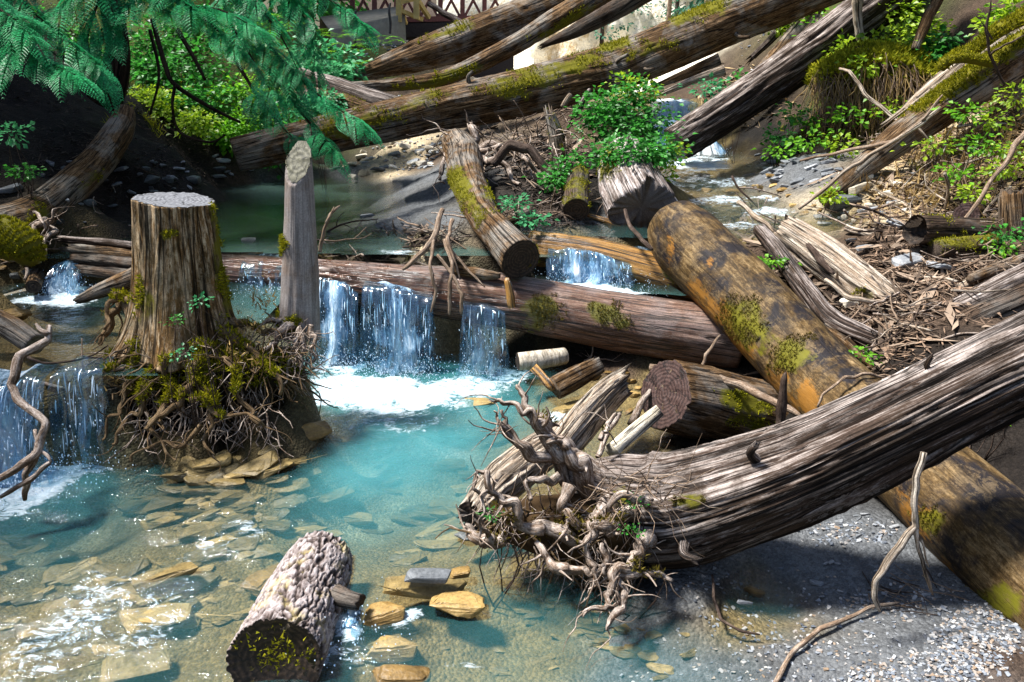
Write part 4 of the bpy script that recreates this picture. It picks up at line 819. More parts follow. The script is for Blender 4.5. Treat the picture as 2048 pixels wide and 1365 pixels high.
# --- roots -------------------------------------------------------------------------
def roots(parent, specs, mat, seed, nseg=9, mossy=None, rk=(.42, .74)):
    MV, MN = [], []
    for k, sp in enumerate(specs):
        P, R = path(sp); P, R = kink(P, R, seed+k, .11, rk); rg = tube(P, R, nseg, .016, .26, .004, 3, 5, seed+k); ro = part('root', rg, mat, parent); MV.append(rg.v()); MN.append(vnormals(rg))
        rs = np.random.RandomState(seed+k); sg_ = Geo()
        for m in range(len(P)//2):         # side roots that leave it at an angle
            i = rs.randint(2, len(P)-1); t = P[i]-P[i-1]; t = t/(np.linalg.norm(t)+1e-9); r0 = max(.0022, R[i]*rs.uniform(.2, .45))
            q, r = wander(P[i], t*.6+rs.normal(0, .7, 3)+np.array((0, -.25, 0)), rs.uniform(.06, .20), .03, r0, r0*.3, rs, .3, -.04); sg_.merge(tube(q, r, 6, .025, .15, seed=m, cap=False))
        if sg_.n: part('fine_roots', sg_, mat, ro)
    if mossy:
        MV, MN = np.concatenate(MV), np.concatenate(MN); mk = (region(MV, mossy[0])+.8*fbm(MV*8, 3, 4) > .55) & (MN[:, 2] > -.2)
        if mk.sum() > 5: part('moss', tufts(MV[mk], MN[mk], mossy[1], .02, .5, seed), mossy[2], parent)
def rootlets(parent, n, origin_fn, mat, seed, L=(.12, .4), r=(.0025, .007), grav=.05, bend=.35, name='fine_roots'):
    rs = np.random.RandomState(seed); g = Geo()
    for k in range(n):
        p, d = origin_fn(rs); l = rs.uniform(*L); rr = rs.uniform(*r)
        P, R = wander(p, d, l, .04, rr, rr*.35, rs, bend, -grav); g.merge(tube(P, R, 5, .05, 0, 0, seed=k, cap=False))
    return part(name, g, mat, parent)
roots(stump, [
  [(300, 660, 3.98, 22), (270, 690, 3.9, 16), (225, 735, 3.8, 11), (190, 760, 3.75, 7)],
  [(330, 690, 3.9, 24), (318, 740, 3.8, 18), (285, 800, 3.7, 13), (240, 860, 3.6, 8), (225, 890, 3.55, 5)],
  [(385, 690, 3.86, 26), (390, 760, 3.74, 19), (360, 810, 3.62, 16), (318, 832, 3.56, 14), (292, 860, 3.52, 9)],
  [(410, 690, 3.9, 22), (405, 770, 3.74, 15), (418, 830, 3.6, 12), (408, 880, 3.54, 9), (430, 910, 3.5, 5)],
  [(440, 660, 4.0, 22), (490, 690, 3.95, 16), (530, 730, 3.85, 11), (560, 790, 3.75, 7)],
  [(430, 690, 3.95, 18), (470, 740, 3.8, 13), (480, 800, 3.68, 9), (520, 850, 3.6, 6)],
  [(290, 700, 3.9, 16), (250, 770, 3.76, 11), (238, 830, 3.66, 8), (205, 880, 3.6, 5)],
  [(350, 700, 3.86, 16), (345, 780, 3.7, 12), (300, 845, 3.58, 10), (330, 900, 3.5, 7), (352, 920, 3.46, 4)],
  [(460, 640, 4.05, 18), (510, 655, 4.05, 14), (560, 670, 4.08, 10), (590, 690, 4.1, 6)],
  [(270, 640, 4.05, 18), (238, 600, 4.2, 16), (222, 650, 4.1, 14), (200, 690, 4.0, 8)],
  [(262, 600, 4.1, 13), (235, 590, 4.15, 12), (215, 612, 4.1, 11), (208, 660, 4.0, 7)],
  [(380, 800, 3.62, 12), (440, 830, 3.58, 9), (500, 830, 3.58, 7), (545, 860, 3.55, 4)],
  [(400, 850, 3.55, 9), (370, 890, 3.5, 8), (300, 895, 3.5, 8), (262, 925, 3.46, 5)]], W_ROOTB, 200, mossy=([(300, 712, 70, 40, 0, 1), (370, 735, 80, 46, 0, 1.1), (330, 770, 70, 34, 0, 1), (520, 735, 80, 30, 0, .9), (250, 740, 40, 36, 0, .9), (430, 800, 40, 40, 0, .8), (470, 690, 50, 30, 0, .9)], 9000, M_MOSS))
def peatblob(name, spec, seed, parent, mat, lump=.25):
    P, R = path(spec); g = tube(P, R, 40, .03, lump, .012, 5, 5, seed); part(name, g, mat, parent); return g.v(), vnormals(g)
SV, SN = peatblob('root_soil', [(225, 735, 4.02, 24), (300, 748, 3.98, 50), (400, 752, 3.95, 58), (500, 742, 3.98, 50), (600, 725, 4.08, 28)], 81, stump, plain('peaty_root_soil', (.020, .014, .009), .95, .1, 20, .5))
ok_ = np.where((SN[:, 1] < .25))[0]
def so(rs):
    i = ok_[rs.randint(len(ok_))]; px, py = proj(SV[i:i+1]); a = (px[0]-410)/200
    return SV[i], SN[i]*.7+np.array((a*.8, -.3, rs.normal(-.1 if py[0] < 740 else -.6, .45)))+rs.normal(0, .35, 3)
rootlets(stump, 330, so, W_ROOT, 301, (.07, .26), (.002, .005), .10)
rootlets(stump, 120, lambda rs: (Q(rs.uniform(240, 560), rs.uniform(800, 860), 3.74), (rs.normal(0, .6), -.5, -.5)), W_ROOT, 308, (.12, .34), (.002, .006), .10)
rootlets(stump, 110, so, W_ROOTB, 302, (.12, .36), (.004, .009), .12, .3)
mk = (region(SV, [(300, 712, 60, 36, 0, 1), (370, 735, 70, 40, 0, 1), (330, 770, 60, 26, 0, .8), (520, 735, 70, 26, 0, .9), (250, 720, 40, 26, 0, .9), (470, 690, 40, 24, 0, .9)])+.6*fbm(SV*9, 3, 4) > .35) & (SN[:, 2] > -.3)
part('moss', tufts(SV[mk]+SN[mk]*.02, SN[mk], 15000, .022, .4, 5), M_MOSS, stump)
def litter_patch(parent, name, spots, n, mat, size, seed, dy=(3.6, 3.8)):
    rr = np.random.RandomState(seed); P = []
    for (cx, cy, rx, ry, y) in spots:
        for _ in range(40): P.append(Q(rr.normal(cx, rx*.5), rr.normal(cy, ry*.5), y+rr.normal(0, .03)))
    P = np.array(P); return part(name, tufts(P, np.repeat([[0, -.4, .5]], len(P), 0), n, size, .1, seed, .12), mat, parent)
litter_patch(stump, 'dry_litter', [(500, 660, 50, 26, 4.0), (520, 600, 26, 26, 4.1), (230, 760, 60, 30, 3.8), (500, 720, 60, 30, 3.85)], 350, L_DEAD, .04, 6)
roots(post, [[(585, 650, 4.12, 18), (555, 668, 4.0, 13), (530, 700, 3.9, 8)], [(606, 660, 4.1, 16), (610, 700, 4.0, 11), (600, 740, 3.95, 6)], [(622, 650, 4.12, 12), (628, 690, 4.05, 8), (618, 730, 4.0, 5)], [(575, 640, 4.15, 12), (545, 640, 4.12, 9), (520, 650, 4.1, 5)], [(596, 670, 4.08, 14), (580, 720, 3.95, 9), (560, 770, 3.85, 5)]], W_ROOT, 230)
rootlets(post, 60, lambda rs: (Q(rs.uniform(560, 632), rs.uniform(650, 730), 4.02), (rs.normal(0, .6), rs.uniform(-.8, .1), rs.normal(-.6, .4))), W_ROOT, 303, (.08, .24), (.002, .005))
# root wad of the weathered log
roots(L4, [
  [(1200, 960, 2.9, 40), (1140, 920, 2.86, 30), (1090, 870, 2.84, 24), (1055, 820, 2.86, 18), (1042, 785, 2.9, 13), (1035, 770, 2.92, 8)],
  [(1180, 950, 2.86, 32), (1120, 910, 2.8, 24), (1070, 850, 2.78, 17), (1035, 810, 2.8, 13), (1000, 800, 2.82, 9), (978, 800, 2.84, 5)],
  [(1150, 960, 2.84, 28), (1085, 915, 2.78, 20), (1035, 885, 2.74, 15), (1010, 850, 2.76, 11), (1002, 820, 2.78, 6)],
  [(1040, 895, 2.76, 12), (1010, 860, 2.74, 9), (995, 840, 2.74, 6), (988, 822, 2.75, 4)],
  [(1190, 985, 2.82, 34), (1150, 930, 2.76, 28), (1130, 890, 2.78, 20), (1095, 885, 2.76, 10)],
  [(1220, 1000, 2.74, 26), (1150, 1080, 2.66, 20), (1075, 1060, 2.62, 20), (1030, 1005, 2.62, 15), (985, 985, 2.62, 12), (975, 945, 2.66, 9), (955, 942, 2.66, 8), (950, 980, 2.62, 7), (958, 1040, 2.58, 7), (964, 1084, 2.56, 5)],
  [(1260, 1030, 2.66, 28), (1220, 1060, 2.58, 20), (1180, 1050, 2.54, 16), (1172, 1090, 2.5, 16), (1184, 1130, 2.46, 13), (1196, 1150, 2.44, 8)],
  [(1072, 1085, 2.6, 9), (1095, 1120, 2.56, 15), (1140, 1140, 2.52, 18), (1180, 1150, 2.46, 12), (1205, 1130, 2.44, 7)],
  [(1300, 1080, 2.6, 22), (1275, 1090, 2.52, 18), (1262, 1130, 2.46, 15), (1225, 1150, 2.42, 18), (1212, 1190, 2.4, 12), (1222, 1215, 2.36, 9), (1240, 1200, 2.36, 7), (1228, 1160, 2.4, 6)],
  [(1225, 1150, 2.42, 14), (1250, 1180, 2.4, 14), (1245, 1220, 2.34, 14), (1218, 1250, 2.3, 10), (1214, 1262, 2.29, 5)],
  [(1230, 1215, 2.36, 8), (1190, 1215, 2.34, 7), (1165, 1235, 2.32, 5)],
  [(1230, 1150, 2.44, 16), (1280, 1145, 2.46, 14), (1325, 1150, 2.48, 11), (1345, 1160, 2.48, 6)],
  [(1205, 1090, 2.5, 10), (1215, 1120, 2.46, 10), (1210, 1150, 2.42, 8)],
  [(1300, 1010, 2.62, 20), (1255, 990, 2.6, 15), (1220, 1010, 2.58, 12), (1240, 1040, 2.56, 8)],
  [(1120, 950, 2.72, 14), (1080, 960, 2.68, 11), (1050, 965, 2.66, 8), (1062, 1000, 2.62, 7)],
  [(1140, 970, 2.7, 22), (1125, 1020, 2.66, 16), (1160, 1060, 2.6, 12)],
  [(1010, 1080, 2.66, 26), (970, 1085, 2.66, 22), (945, 1070, 2.68, 18), (930, 1052, 2.7, 10)],
  [(1200, 880, 2.9, 8), (1215, 850, 2.95, 9), (1232, 830, 3.0, 7)]], W_ROOT, 240, 12, mossy=([(1000, 1060, 40, 40, 0, .8), (1230, 1030, 60, 30, 0, 1), (1130, 1050, 50, 30, 0, .7), (1310, 1130, 50, 30, 0, 1)], 1200, M_MOSSO), rk=(.55, .88))
rootlets(L4, 70, lambda rs: (Q(rs.uniform(1200, 1330), rs.uniform(950, 1020), 2.62), (rs.normal(.2, .7), rs.uniform(-.5, 0), rs.normal(0, .3))), W_STICK, 305, (.10, .3), (.0012, .003), .08, .3)
TV, TN = peatblob('root_soil', [(985, 1040, 2.80, 30), (1060, 1046, 2.78, 50), (1170, 1055, 2.76, 66), (1280, 1070, 2.76, 74)], 82, L4, plain('rusty_root_soil', (.05, .030, .014), .95, .1, 20, .6))
ok4 = np.where(TN[:, 1] < .3)[0]
def l4o(rs):
    i = ok4[rs.randint(len(ok4))]; return TV[i], TN[i]*.8+np.array((-.1, -.35, -.35))+rs.normal(0, .5, 3)
rootlets(L4, 140, l4o, W_ROOT, 304, (.08, .28), (.0015, .004), .09, .36)
rootlets(L4, 30, l4o, W_ROOTB, 309, (.12, .34), (.004, .008), .09, .3)
mk = (region(TV, [(1000, 1050, 40, 40, 0, 1), (1230, 1030, 60, 30, 0, 1), (1130, 1040, 50, 30, 0, .8), (1310, 1120, 50, 30, 0, .9)])+.6*fbm(TV*9, 3, 4) > .4)
part('moss', tufts(TV[mk], TN[mk], 1600, .016, .3, 8), M_MOSSO, L4)
# prop roots of the bent trunk on the left bank and of the curving log
lt = [o for o in bpy.data.objects if o.name.startswith('bent_log')][0]
roots(lt, [[(90, 440, 5.5, 16), (100, 470, 5.3, 9), (90, 520, 5.2, 5)], [(70, 450, 5.4, 12), (105, 425, 5.3, 5), (115, 418, 5.3, 5), (95, 440, 5.25, 5), (92, 470, 5.22, 4), (100, 490, 5.2, 3)], [(60, 450, 5.4, 14), (40, 500, 5.1, 9), (50, 560, 5.0, 5)], [(40, 440, 5.5, 10), (85, 445, 5.2, 4), (84, 480, 5.18, 3)]], W_ROOT, 260)
clg = [o for o in bpy.data.objects if o.name.startswith('curved_log')][0]
roots(clg, [[(940, 300, 7.0, 24), (980, 290, 7.0, 18), (1030, 300, 6.9, 12), (1070, 340, 6.7, 10), (1110, 370, 6.5, 6)], [(930, 290, 7.1, 22), (950, 270, 7.2, 16), (940, 250, 7.3, 10)], [(960, 310, 6.9, 16), (1010, 330, 6.7, 12), (1040, 370, 6.5, 8)], [(900, 300, 7.1, 16), (885, 330, 6.9, 10), (880, 360, 6.8, 6)], [(945, 285, 7.1, 12), (975, 300, 6.8, 10), (1000, 290, 6.75, 9), (990, 320, 6.7, 6)]], W_ROOT, 270)
rootlets(clg, 90, lambda rs: (Q(rs.uniform(880, 1120), rs.uniform(260, 380), 6.9), (rs.normal(.2, .9), rs.uniform(-.8, 0), rs.normal(-.1, .6))), W_ROOT, 306, (.15, .5), (.004, .009))
# --- single branches -----------------------------------------------------------------
stick('dead_branch', 'pale crooked dead branch standing in the left cascade', 'branch',
  [(98, 652, 3.55, 6), (96, 680, 3.5, 8), (40, 712, 3.42, 10), (22, 770, 3.34, 10), (36, 800, 3.28, 9), (92, 848, 3.2, 9), (74, 905, 3.12, 9), (30, 940, 3.05, 8), (-30, 975, 2.98, 8)], W_ROOT, 12, 310,
  forks=[[(72, 905, 3.12, 9), (50, 950, 3.1, 8), (50, 1000, 3.12, 7)], [(100, 925, 3.1, 5), (60, 960, 3.05, 6), (0, 995, 3.0, 6)], [(96, 670, 3.5, 7), (80, 660, 3.52, 5), (72, 648, 3.54, 4)], [(70, 860, 3.2, 4), (75, 890, 3.15, 4), (102, 925, 3.1, 4)]])
stick('forked_branch', 'white forked branch hanging over the thick log onto the gravel', 'branch',
  [(1848, 905, 2.34, 7), (1832, 955, 2.32, 8), (1828, 1010, 2.3, 8), (1832, 1052, 2.3, 8), (1790, 1105, 2.28, 8), (1752, 1160, 2.27, 8), (1748, 1195, 2.27, 7), (1760, 1222, 2.27, 6)], W_PALE, 10, 311,
  forks=[[(1832, 1052, 2.3, 6), (1838, 1100, 2.3, 5), (1852, 1150, 2.3, 5), (1866, 1190, 2.3, 3)], [(1842, 1080, 2.3, 3), (1852, 1120, 2.32, 2.5), (1858, 1135, 2.32, 2)]])
stick('curved_twig', 'long curved brown twig lying on the wet gravel in the foreground', 'twig',
  [(1550, 1368, 2.1, 6), (1590, 1300, 2.25, 6), (1640, 1258, 2.35, 6), (1700, 1235, 2.4, 5), (1740, 1215, 2.44, 4), (1800, 1205, 2.46, 3)], W_STICK, 8, 312)
stick('curved_twig', 'thin dark twig curving round the small puddle on the gravel', 'twig',
  [(1424, 1150, 2.62, 3), (1428, 1200, 2.5, 4), (1442, 1240, 2.4, 4), (1480, 1262, 2.36, 4), (1520, 1270, 2.35, 3)], W_DSTICK, 6, 313)
stick('thin_branch', 'thin bare branch standing up behind the tall grey snag', 'branch', [(640, 505, 5.3, 4), (648, 460, 5.3, 4), (660, 430, 5.3, 3.5), (680, 412, 5.3, 3)], W_STICK, 6, 314, forks=[[(652, 446, 5.3, 3), (664, 424, 5.28, 2), (668, 414, 5.28, 2)]])
stick('bent_branch', 'bent brown branch leaning on the rounded end of the thick log', 'branch', [(1250, 420, 5.6, 4), (1262, 455, 5.4, 5), (1285, 482, 5.2, 5), (1305, 500, 5.1, 5)], W_DSTICK, 7, 315)
stick('thin_branch', 'short thin twig bending over the back of the thick lichened log', 'branch', [(1635, 815, 3.6, 3), (1645, 790, 3.6, 3.5), (1690, 755, 3.65, 4), (1740, 748, 3.7, 3.5), (1780, 760, 3.75, 2)], W_STICK, 6, 316)
stick('thin_branch', 'thin twig standing in front of the gap under the wet creek log', 'branch', [(1404, 740, 4.4, 4), (1412, 710, 4.4, 4), (1440, 670, 4.45, 3)], W_STICK, 6, 317)
stick('curved_branch', 'dark curved branch lying over the half-sunken mossy log', 'branch', [(1300, 735, 4.1, 8), (1400, 745, 4.0, 9), (1480, 770, 3.88, 9), (1540, 800, 3.75, 9), (1600, 832, 3.6, 7)], W_STICK, 10, 318)
stick('dark_spike', 'dark broken spike standing before the lichened log', 'branch', [(1560, 880, 3.5, 12), (1562, 820, 3.5, 11), (1568, 760, 3.5, 8), (1572, 745, 3.5, 3)], W_DSTICK, 10, 319)
stick('grey_branch', 'grey branch leaning against the cream board', 'branch', [(1195, 915, 3.35, 7), (1212, 870, 3.45, 8), (1232, 835, 3.6, 8), (1240, 828, 3.65, 6)], W_ROOT, 8, 320)
stick('grey_branch', 'grey stick beside the reddish sawn end above the cream board', 'branch', [(1262, 850, 3.75, 9), (1280, 810, 3.85, 9), (1300, 780, 3.95, 6)], W_ROOT, 8, 321)
stick('long_pole', 'long thin pale pole lying down the right bank into the stream', 'branch', [(1598, 418, 6.0, 4), (1680, 350, 6.1, 5), (1740, 310, 6.15, 5), (1840, 250, 6.3, 5), (1880, 215, 6.4, 4)], W_PALE, 7, 322)
stick('long_pole', 'thin grey pole leaning on the right bank below the mossy log', 'branch', [(1900, 480, 5.2, 4), (1960, 400, 5.3, 5), (2030, 290, 5.5, 6), (2080, 230, 5.6, 6)], W_STICK, 7, 323)
stick('long_pole', 'long thin stick curving across the foot of the mossy log', 'branch', [(1600, 322, 6.8, 3), (1700, 300, 6.6, 4), (1790, 282, 6.4, 5), (1850, 235, 6.3, 4), (1885, 190, 6.3, 3)], W_STICK, 7, 324)
stick('thin_branch', 'pale stick curving over the mossy bank on the right', 'branch', [(1680, 138, 8.2, 3), (1700, 145, 8.0, 4), (1730, 190, 7.8, 4), (1780, 230, 7.5, 4), (1830, 262, 7.2, 3)], W_PALE, 6, 325)
stick('twiggy_branch', 'bare forked twig against the bleached trunk at the top right', 'branch', [(2010, 170, 6.2, 3), (1980, 110, 6.2, 3.5), (1972, 60, 6.2, 3), (1982, 0, 6.2, 2.5)], W_DSTICK, 6, 326, forks=[[(1980, 110, 6.2, 3), (2010, 90, 6.1, 2), (2050, 70, 6.1, 2)], [(1985, 80, 6.2, 2), (1960, 40, 6.2, 1.5)]])
stick('hanging_twigs', 'bunch of bare twigs hanging over the front of the wet creek log', 'branch', [(885, 420, 5.4, 6), (870, 470, 5.2, 7), (850, 500, 5.1, 6), (805, 540, 5.0, 5)], W_STICK, 8, 327,
  forks=[[(870, 470, 5.2, 5), (860, 530, 5.0, 4), (872, 580, 4.95, 4), (862, 625, 4.93, 3)], [(890, 480, 5.15, 5), (905, 530, 4.98, 5), (900, 580, 4.93, 5), (898, 630, 4.92, 4)], [(875, 510, 5.05, 4), (905, 550, 4.96, 4), (925, 590, 4.9, 5), (922, 628, 4.9, 4)], [(900, 500, 5.1, 4), (940, 545, 5.0, 3), (970, 575, 4.95, 2)], [(905, 440, 5.3, 5), (895, 480, 5.1, 5), (920, 560, 4.96, 3)]])
stick('wood_shard', 'orange splintered wood shard standing against the wet creek log', 'driftwood', [(1024, 616, 4.86, 9), (1018, 580, 4.88, 9), (1014, 556, 4.9, 7)], W_AMBER, 7, 328)
stick('driftwood_piece', 'tan flat driftwood lying on the wet creek log beside the rotten end', 'driftwood', [(905, 540, 5.12, 10), (950, 545, 5.08, 14), (1000, 552, 5.02, 10)], W_BROWN, 12, 329)
stick('driftwood_piece', 'orange-brown slat lying on the sand below the whitish broken stump', 'driftwood', [(1172, 430, 6.0, 5), (1205, 440, 5.95, 6), (1242, 452, 5.9, 4)], W_AMBER, 7, 330)
stick('driftwood_piece', 'ochre wood block leaning on the slab under the wet creek log', 'driftwood', [(1070, 738, 4.5, 13), (1090, 760, 4.42, 13), (1106, 780, 4.36, 11)], W_AMBER, 4, 331, lump=0)
stick('wood_log', 'smooth brown branch lying beside the curving mossy log', 'branch', [(1000, 450, 5.8, 12), (1040, 430, 5.9, 12), (1062, 420, 5.95, 11)], W_BROWN, 12, 332)
stick('tree_limb', 'pale dead trunk standing upright above the mossy right bank', 'branch', [(1722, 84, 8.9, 8), (1716, 40, 8.9, 11), (1712, -10, 8.9, 12)], W_PALE, 10, 333)
stick('tree_limb', 'weathered snag leaning over the mossy right bank', 'branch', [(1830, 100, 8.4, 9), (1850, 50, 8.5, 12), (1875, 0, 8.6, 12), (1890, -30, 8.6, 12)], W_BROWN, 10, 334)
for k, (sp, lab, mt) in enumerate([
  ([(1476, 404, 5.9, 5), (1520, 440, 5.65, 6), (1562, 472, 5.5, 4)], 'pale straight stick above the rounded end of the thick log', W_PALE),
  ([(1648, 652, 4.42, 9), (1700, 690, 4.25, 11), (1748, 738, 4.1, 8)], 'brown driftwood branch in front of the twisted grey log', W_BROWN),
  ([(1740, 722, 4.15, 9), (1800, 706, 4.18, 13), (1862, 690, 4.2, 9)], 'grey driftwood branch lying behind the rooted log', W_GREY),
  ([(1905, 700, 4.05, 8), (1885, 655, 4.2, 10)], 'short upright driftwood stub left of the two grey logs', W_ROOT),
  ([(1856, 606, 4.5, 7), (1905, 585, 4.55, 10), (1952, 560, 4.6, 8)], 'pale driftwood branch above the two grey logs', W_PALE),
  ([(1940, 560, 4.55, 11), (1990, 540, 4.65, 14), (2060, 515, 4.75, 13)], 'brown driftwood log end above the two grey logs at the right edge', W_BROWN),
  ([(1770, 626, 4.5, 6), (1820, 608, 4.55, 8), (1872, 604, 4.6, 5)], 'thin grey driftwood branch behind the pale cream stone', W_ROOT),
  ([(1600, 478, 5.15, 6), (1640, 520, 4.9, 8), (1668, 548, 4.75, 5)], 'dark driftwood branch under the chopped log', W_DSTICK),
  ([(1650, 560, 4.7, 5), (1700, 596, 4.55, 7), (1760, 604, 4.5, 5)], 'crooked pale branch below the chopped log', W_PALE),
  ([(1690, 455, 5.5, 7), (1740, 470, 5.4, 9), (1800, 468, 5.35, 7)], 'bleached branch on the flat by the stream', W_PALE),
  ([(1890, 520, 4.85, 5), (1920, 560, 4.7, 6), (1935, 600, 4.6, 4)], 'dark branch leaning beside the upright slate block', W_DSTICK),
  ([(1960, 640, 4.3, 6), (2000, 660, 4.2, 8), (2048, 668, 4.15, 7)], 'dark branch under the two grey logs at the right edge', W_DSTICK)]):
    stick('driftwood_branch', lab, 'driftwood', sp, mt, 12, 350+k, (), None, .18, .004)
# --- the falls --------------------------------------------------------------------------
def lp(px, py, y, zf, d=(0, -1)): return (Q(px, py, y), zf, d)
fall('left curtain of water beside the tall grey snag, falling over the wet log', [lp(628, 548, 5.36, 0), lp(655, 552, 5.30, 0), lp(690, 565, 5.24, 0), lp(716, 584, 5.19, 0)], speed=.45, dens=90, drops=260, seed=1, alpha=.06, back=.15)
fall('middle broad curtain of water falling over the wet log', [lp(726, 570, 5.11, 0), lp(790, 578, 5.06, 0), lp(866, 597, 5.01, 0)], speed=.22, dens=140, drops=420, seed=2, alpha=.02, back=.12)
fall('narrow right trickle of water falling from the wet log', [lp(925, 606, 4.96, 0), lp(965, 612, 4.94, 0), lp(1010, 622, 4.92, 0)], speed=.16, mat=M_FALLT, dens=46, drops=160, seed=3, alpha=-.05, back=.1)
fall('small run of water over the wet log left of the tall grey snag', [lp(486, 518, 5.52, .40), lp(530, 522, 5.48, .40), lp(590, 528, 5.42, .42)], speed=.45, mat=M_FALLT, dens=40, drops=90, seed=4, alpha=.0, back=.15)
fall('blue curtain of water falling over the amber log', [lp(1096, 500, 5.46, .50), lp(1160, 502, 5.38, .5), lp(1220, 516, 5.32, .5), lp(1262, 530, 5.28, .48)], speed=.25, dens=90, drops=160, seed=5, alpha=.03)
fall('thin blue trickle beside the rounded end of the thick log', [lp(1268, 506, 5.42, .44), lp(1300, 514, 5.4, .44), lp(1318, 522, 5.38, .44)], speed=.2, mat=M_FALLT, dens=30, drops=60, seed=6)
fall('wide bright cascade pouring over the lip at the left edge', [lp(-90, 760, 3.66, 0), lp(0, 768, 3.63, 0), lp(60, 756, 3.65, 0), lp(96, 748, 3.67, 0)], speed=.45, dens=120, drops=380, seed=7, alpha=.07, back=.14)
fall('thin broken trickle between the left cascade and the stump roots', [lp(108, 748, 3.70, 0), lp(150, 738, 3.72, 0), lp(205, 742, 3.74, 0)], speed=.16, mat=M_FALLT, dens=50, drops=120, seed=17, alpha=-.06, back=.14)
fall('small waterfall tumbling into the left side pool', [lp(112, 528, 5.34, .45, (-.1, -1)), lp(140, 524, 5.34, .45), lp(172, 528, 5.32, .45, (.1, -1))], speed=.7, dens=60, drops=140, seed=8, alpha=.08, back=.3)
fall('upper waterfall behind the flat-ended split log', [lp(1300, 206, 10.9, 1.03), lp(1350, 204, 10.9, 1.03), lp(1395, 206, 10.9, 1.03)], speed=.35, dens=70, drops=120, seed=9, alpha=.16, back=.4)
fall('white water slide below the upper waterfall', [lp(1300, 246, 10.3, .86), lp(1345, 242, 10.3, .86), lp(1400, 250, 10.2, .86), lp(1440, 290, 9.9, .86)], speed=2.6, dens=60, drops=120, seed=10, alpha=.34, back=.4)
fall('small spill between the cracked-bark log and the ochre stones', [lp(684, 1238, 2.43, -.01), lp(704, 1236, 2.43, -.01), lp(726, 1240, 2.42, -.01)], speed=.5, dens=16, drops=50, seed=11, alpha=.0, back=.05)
# ------------------------------------------------------------------ stones
def rock_geo(seed, flat=.4, n=16, jag=.0, sub=0):
    rs = np.random.RandomState(seed); p = rs.normal(0, 1, (n, 3)); p /= np.linalg.norm(p, axis=1)[:, None]
    p = np.sign(p)*np.abs(p)**.55; p /= np.abs(p).max(0); p *= np.array((1, .72, flat))*.5*rs.uniform(.82, 1.0, (n, 1))
    bm = bmesh.new(); vs_ = [bm.verts.new(q) for q in p]; bmesh.ops.convex_hull(bm, input=vs_)
    for v in [v for v in bm.verts if not v.link_faces]: bm.verts.remove(v)
    bmesh.ops.bevel(bm, geom=list(bm.edges), offset=.022, segments=1, affect='EDGES', profile=.5)
    if sub:
        bmesh.ops.subdivide_edges(bm, edges=list(bm.edges), cuts=sub, use_grid_fill=True)
    bmesh.ops.triangulate(bm, faces=list(bm.faces)); bm.verts.index_update()
    V = np.array([v.co for v in bm.verts]); T = np.array([[v.index for v in f.verts] for f in bm.faces]); bm.free()
    if sub:
        s = np.sign(V[:, 2]); V += (fbm(V*5+seed, 4, seed)*.022)[:, None]*V/(np.linalg.norm(V, axis=1)[:, None]+.05)
        V[:, 2] = V[:, 2]*.6+.4*np.round(V[:, 2]/.045)*.045
    g = Geo(); g.add(V, None, T); return g
def rock_set(mat, flat, seeds, sub=0, n=16): return [mesh_data('stone', rock_geo(s, flat, n, 0, sub), mat, smooth=False) for s in seeds]
S_BED = rock_set(R_BED, .16, range(500, 510), 1, 14); S_GREY = rock_set(R_GREY, .28, range(520, 528)); S_DARK = rock_set(R_DARK, .55, range(530, 536), 0, 18); S_PALE = rock_set(R_PALE, .45, range(540, 546)); S_OCH = rock_set(R_OCHRE, .30, range(550, 556), 2, 18); S_GRN = rock_set(R_GREEN, .6, range(560, 563), 2, 20)
RR = random.Random(11)
def stone(px, py, wpx, ms, label, group=None, yaw=None, tilt=.15, z=None, sink=.25, asp=1.0, y=None, name='stone', cat='stone', lift=0.0):
    p = hit(px, py) if z is None else G(px, py, z)
    if y is not None: p = Q(px, py, y)
    s = wpx/ppm(p); me = RR.choice(ms); fl = max(v.co.z for v in me.vertices)
    p[2] += s*fl*(1-2*sink)+lift
    return inst(name, me, p, (RR.uniform(-tilt, tilt), RR.uniform(-tilt, tilt), RR.uniform(-.5, .9) if yaw is None else yaw), (s, s*asp, s), label, cat, group)
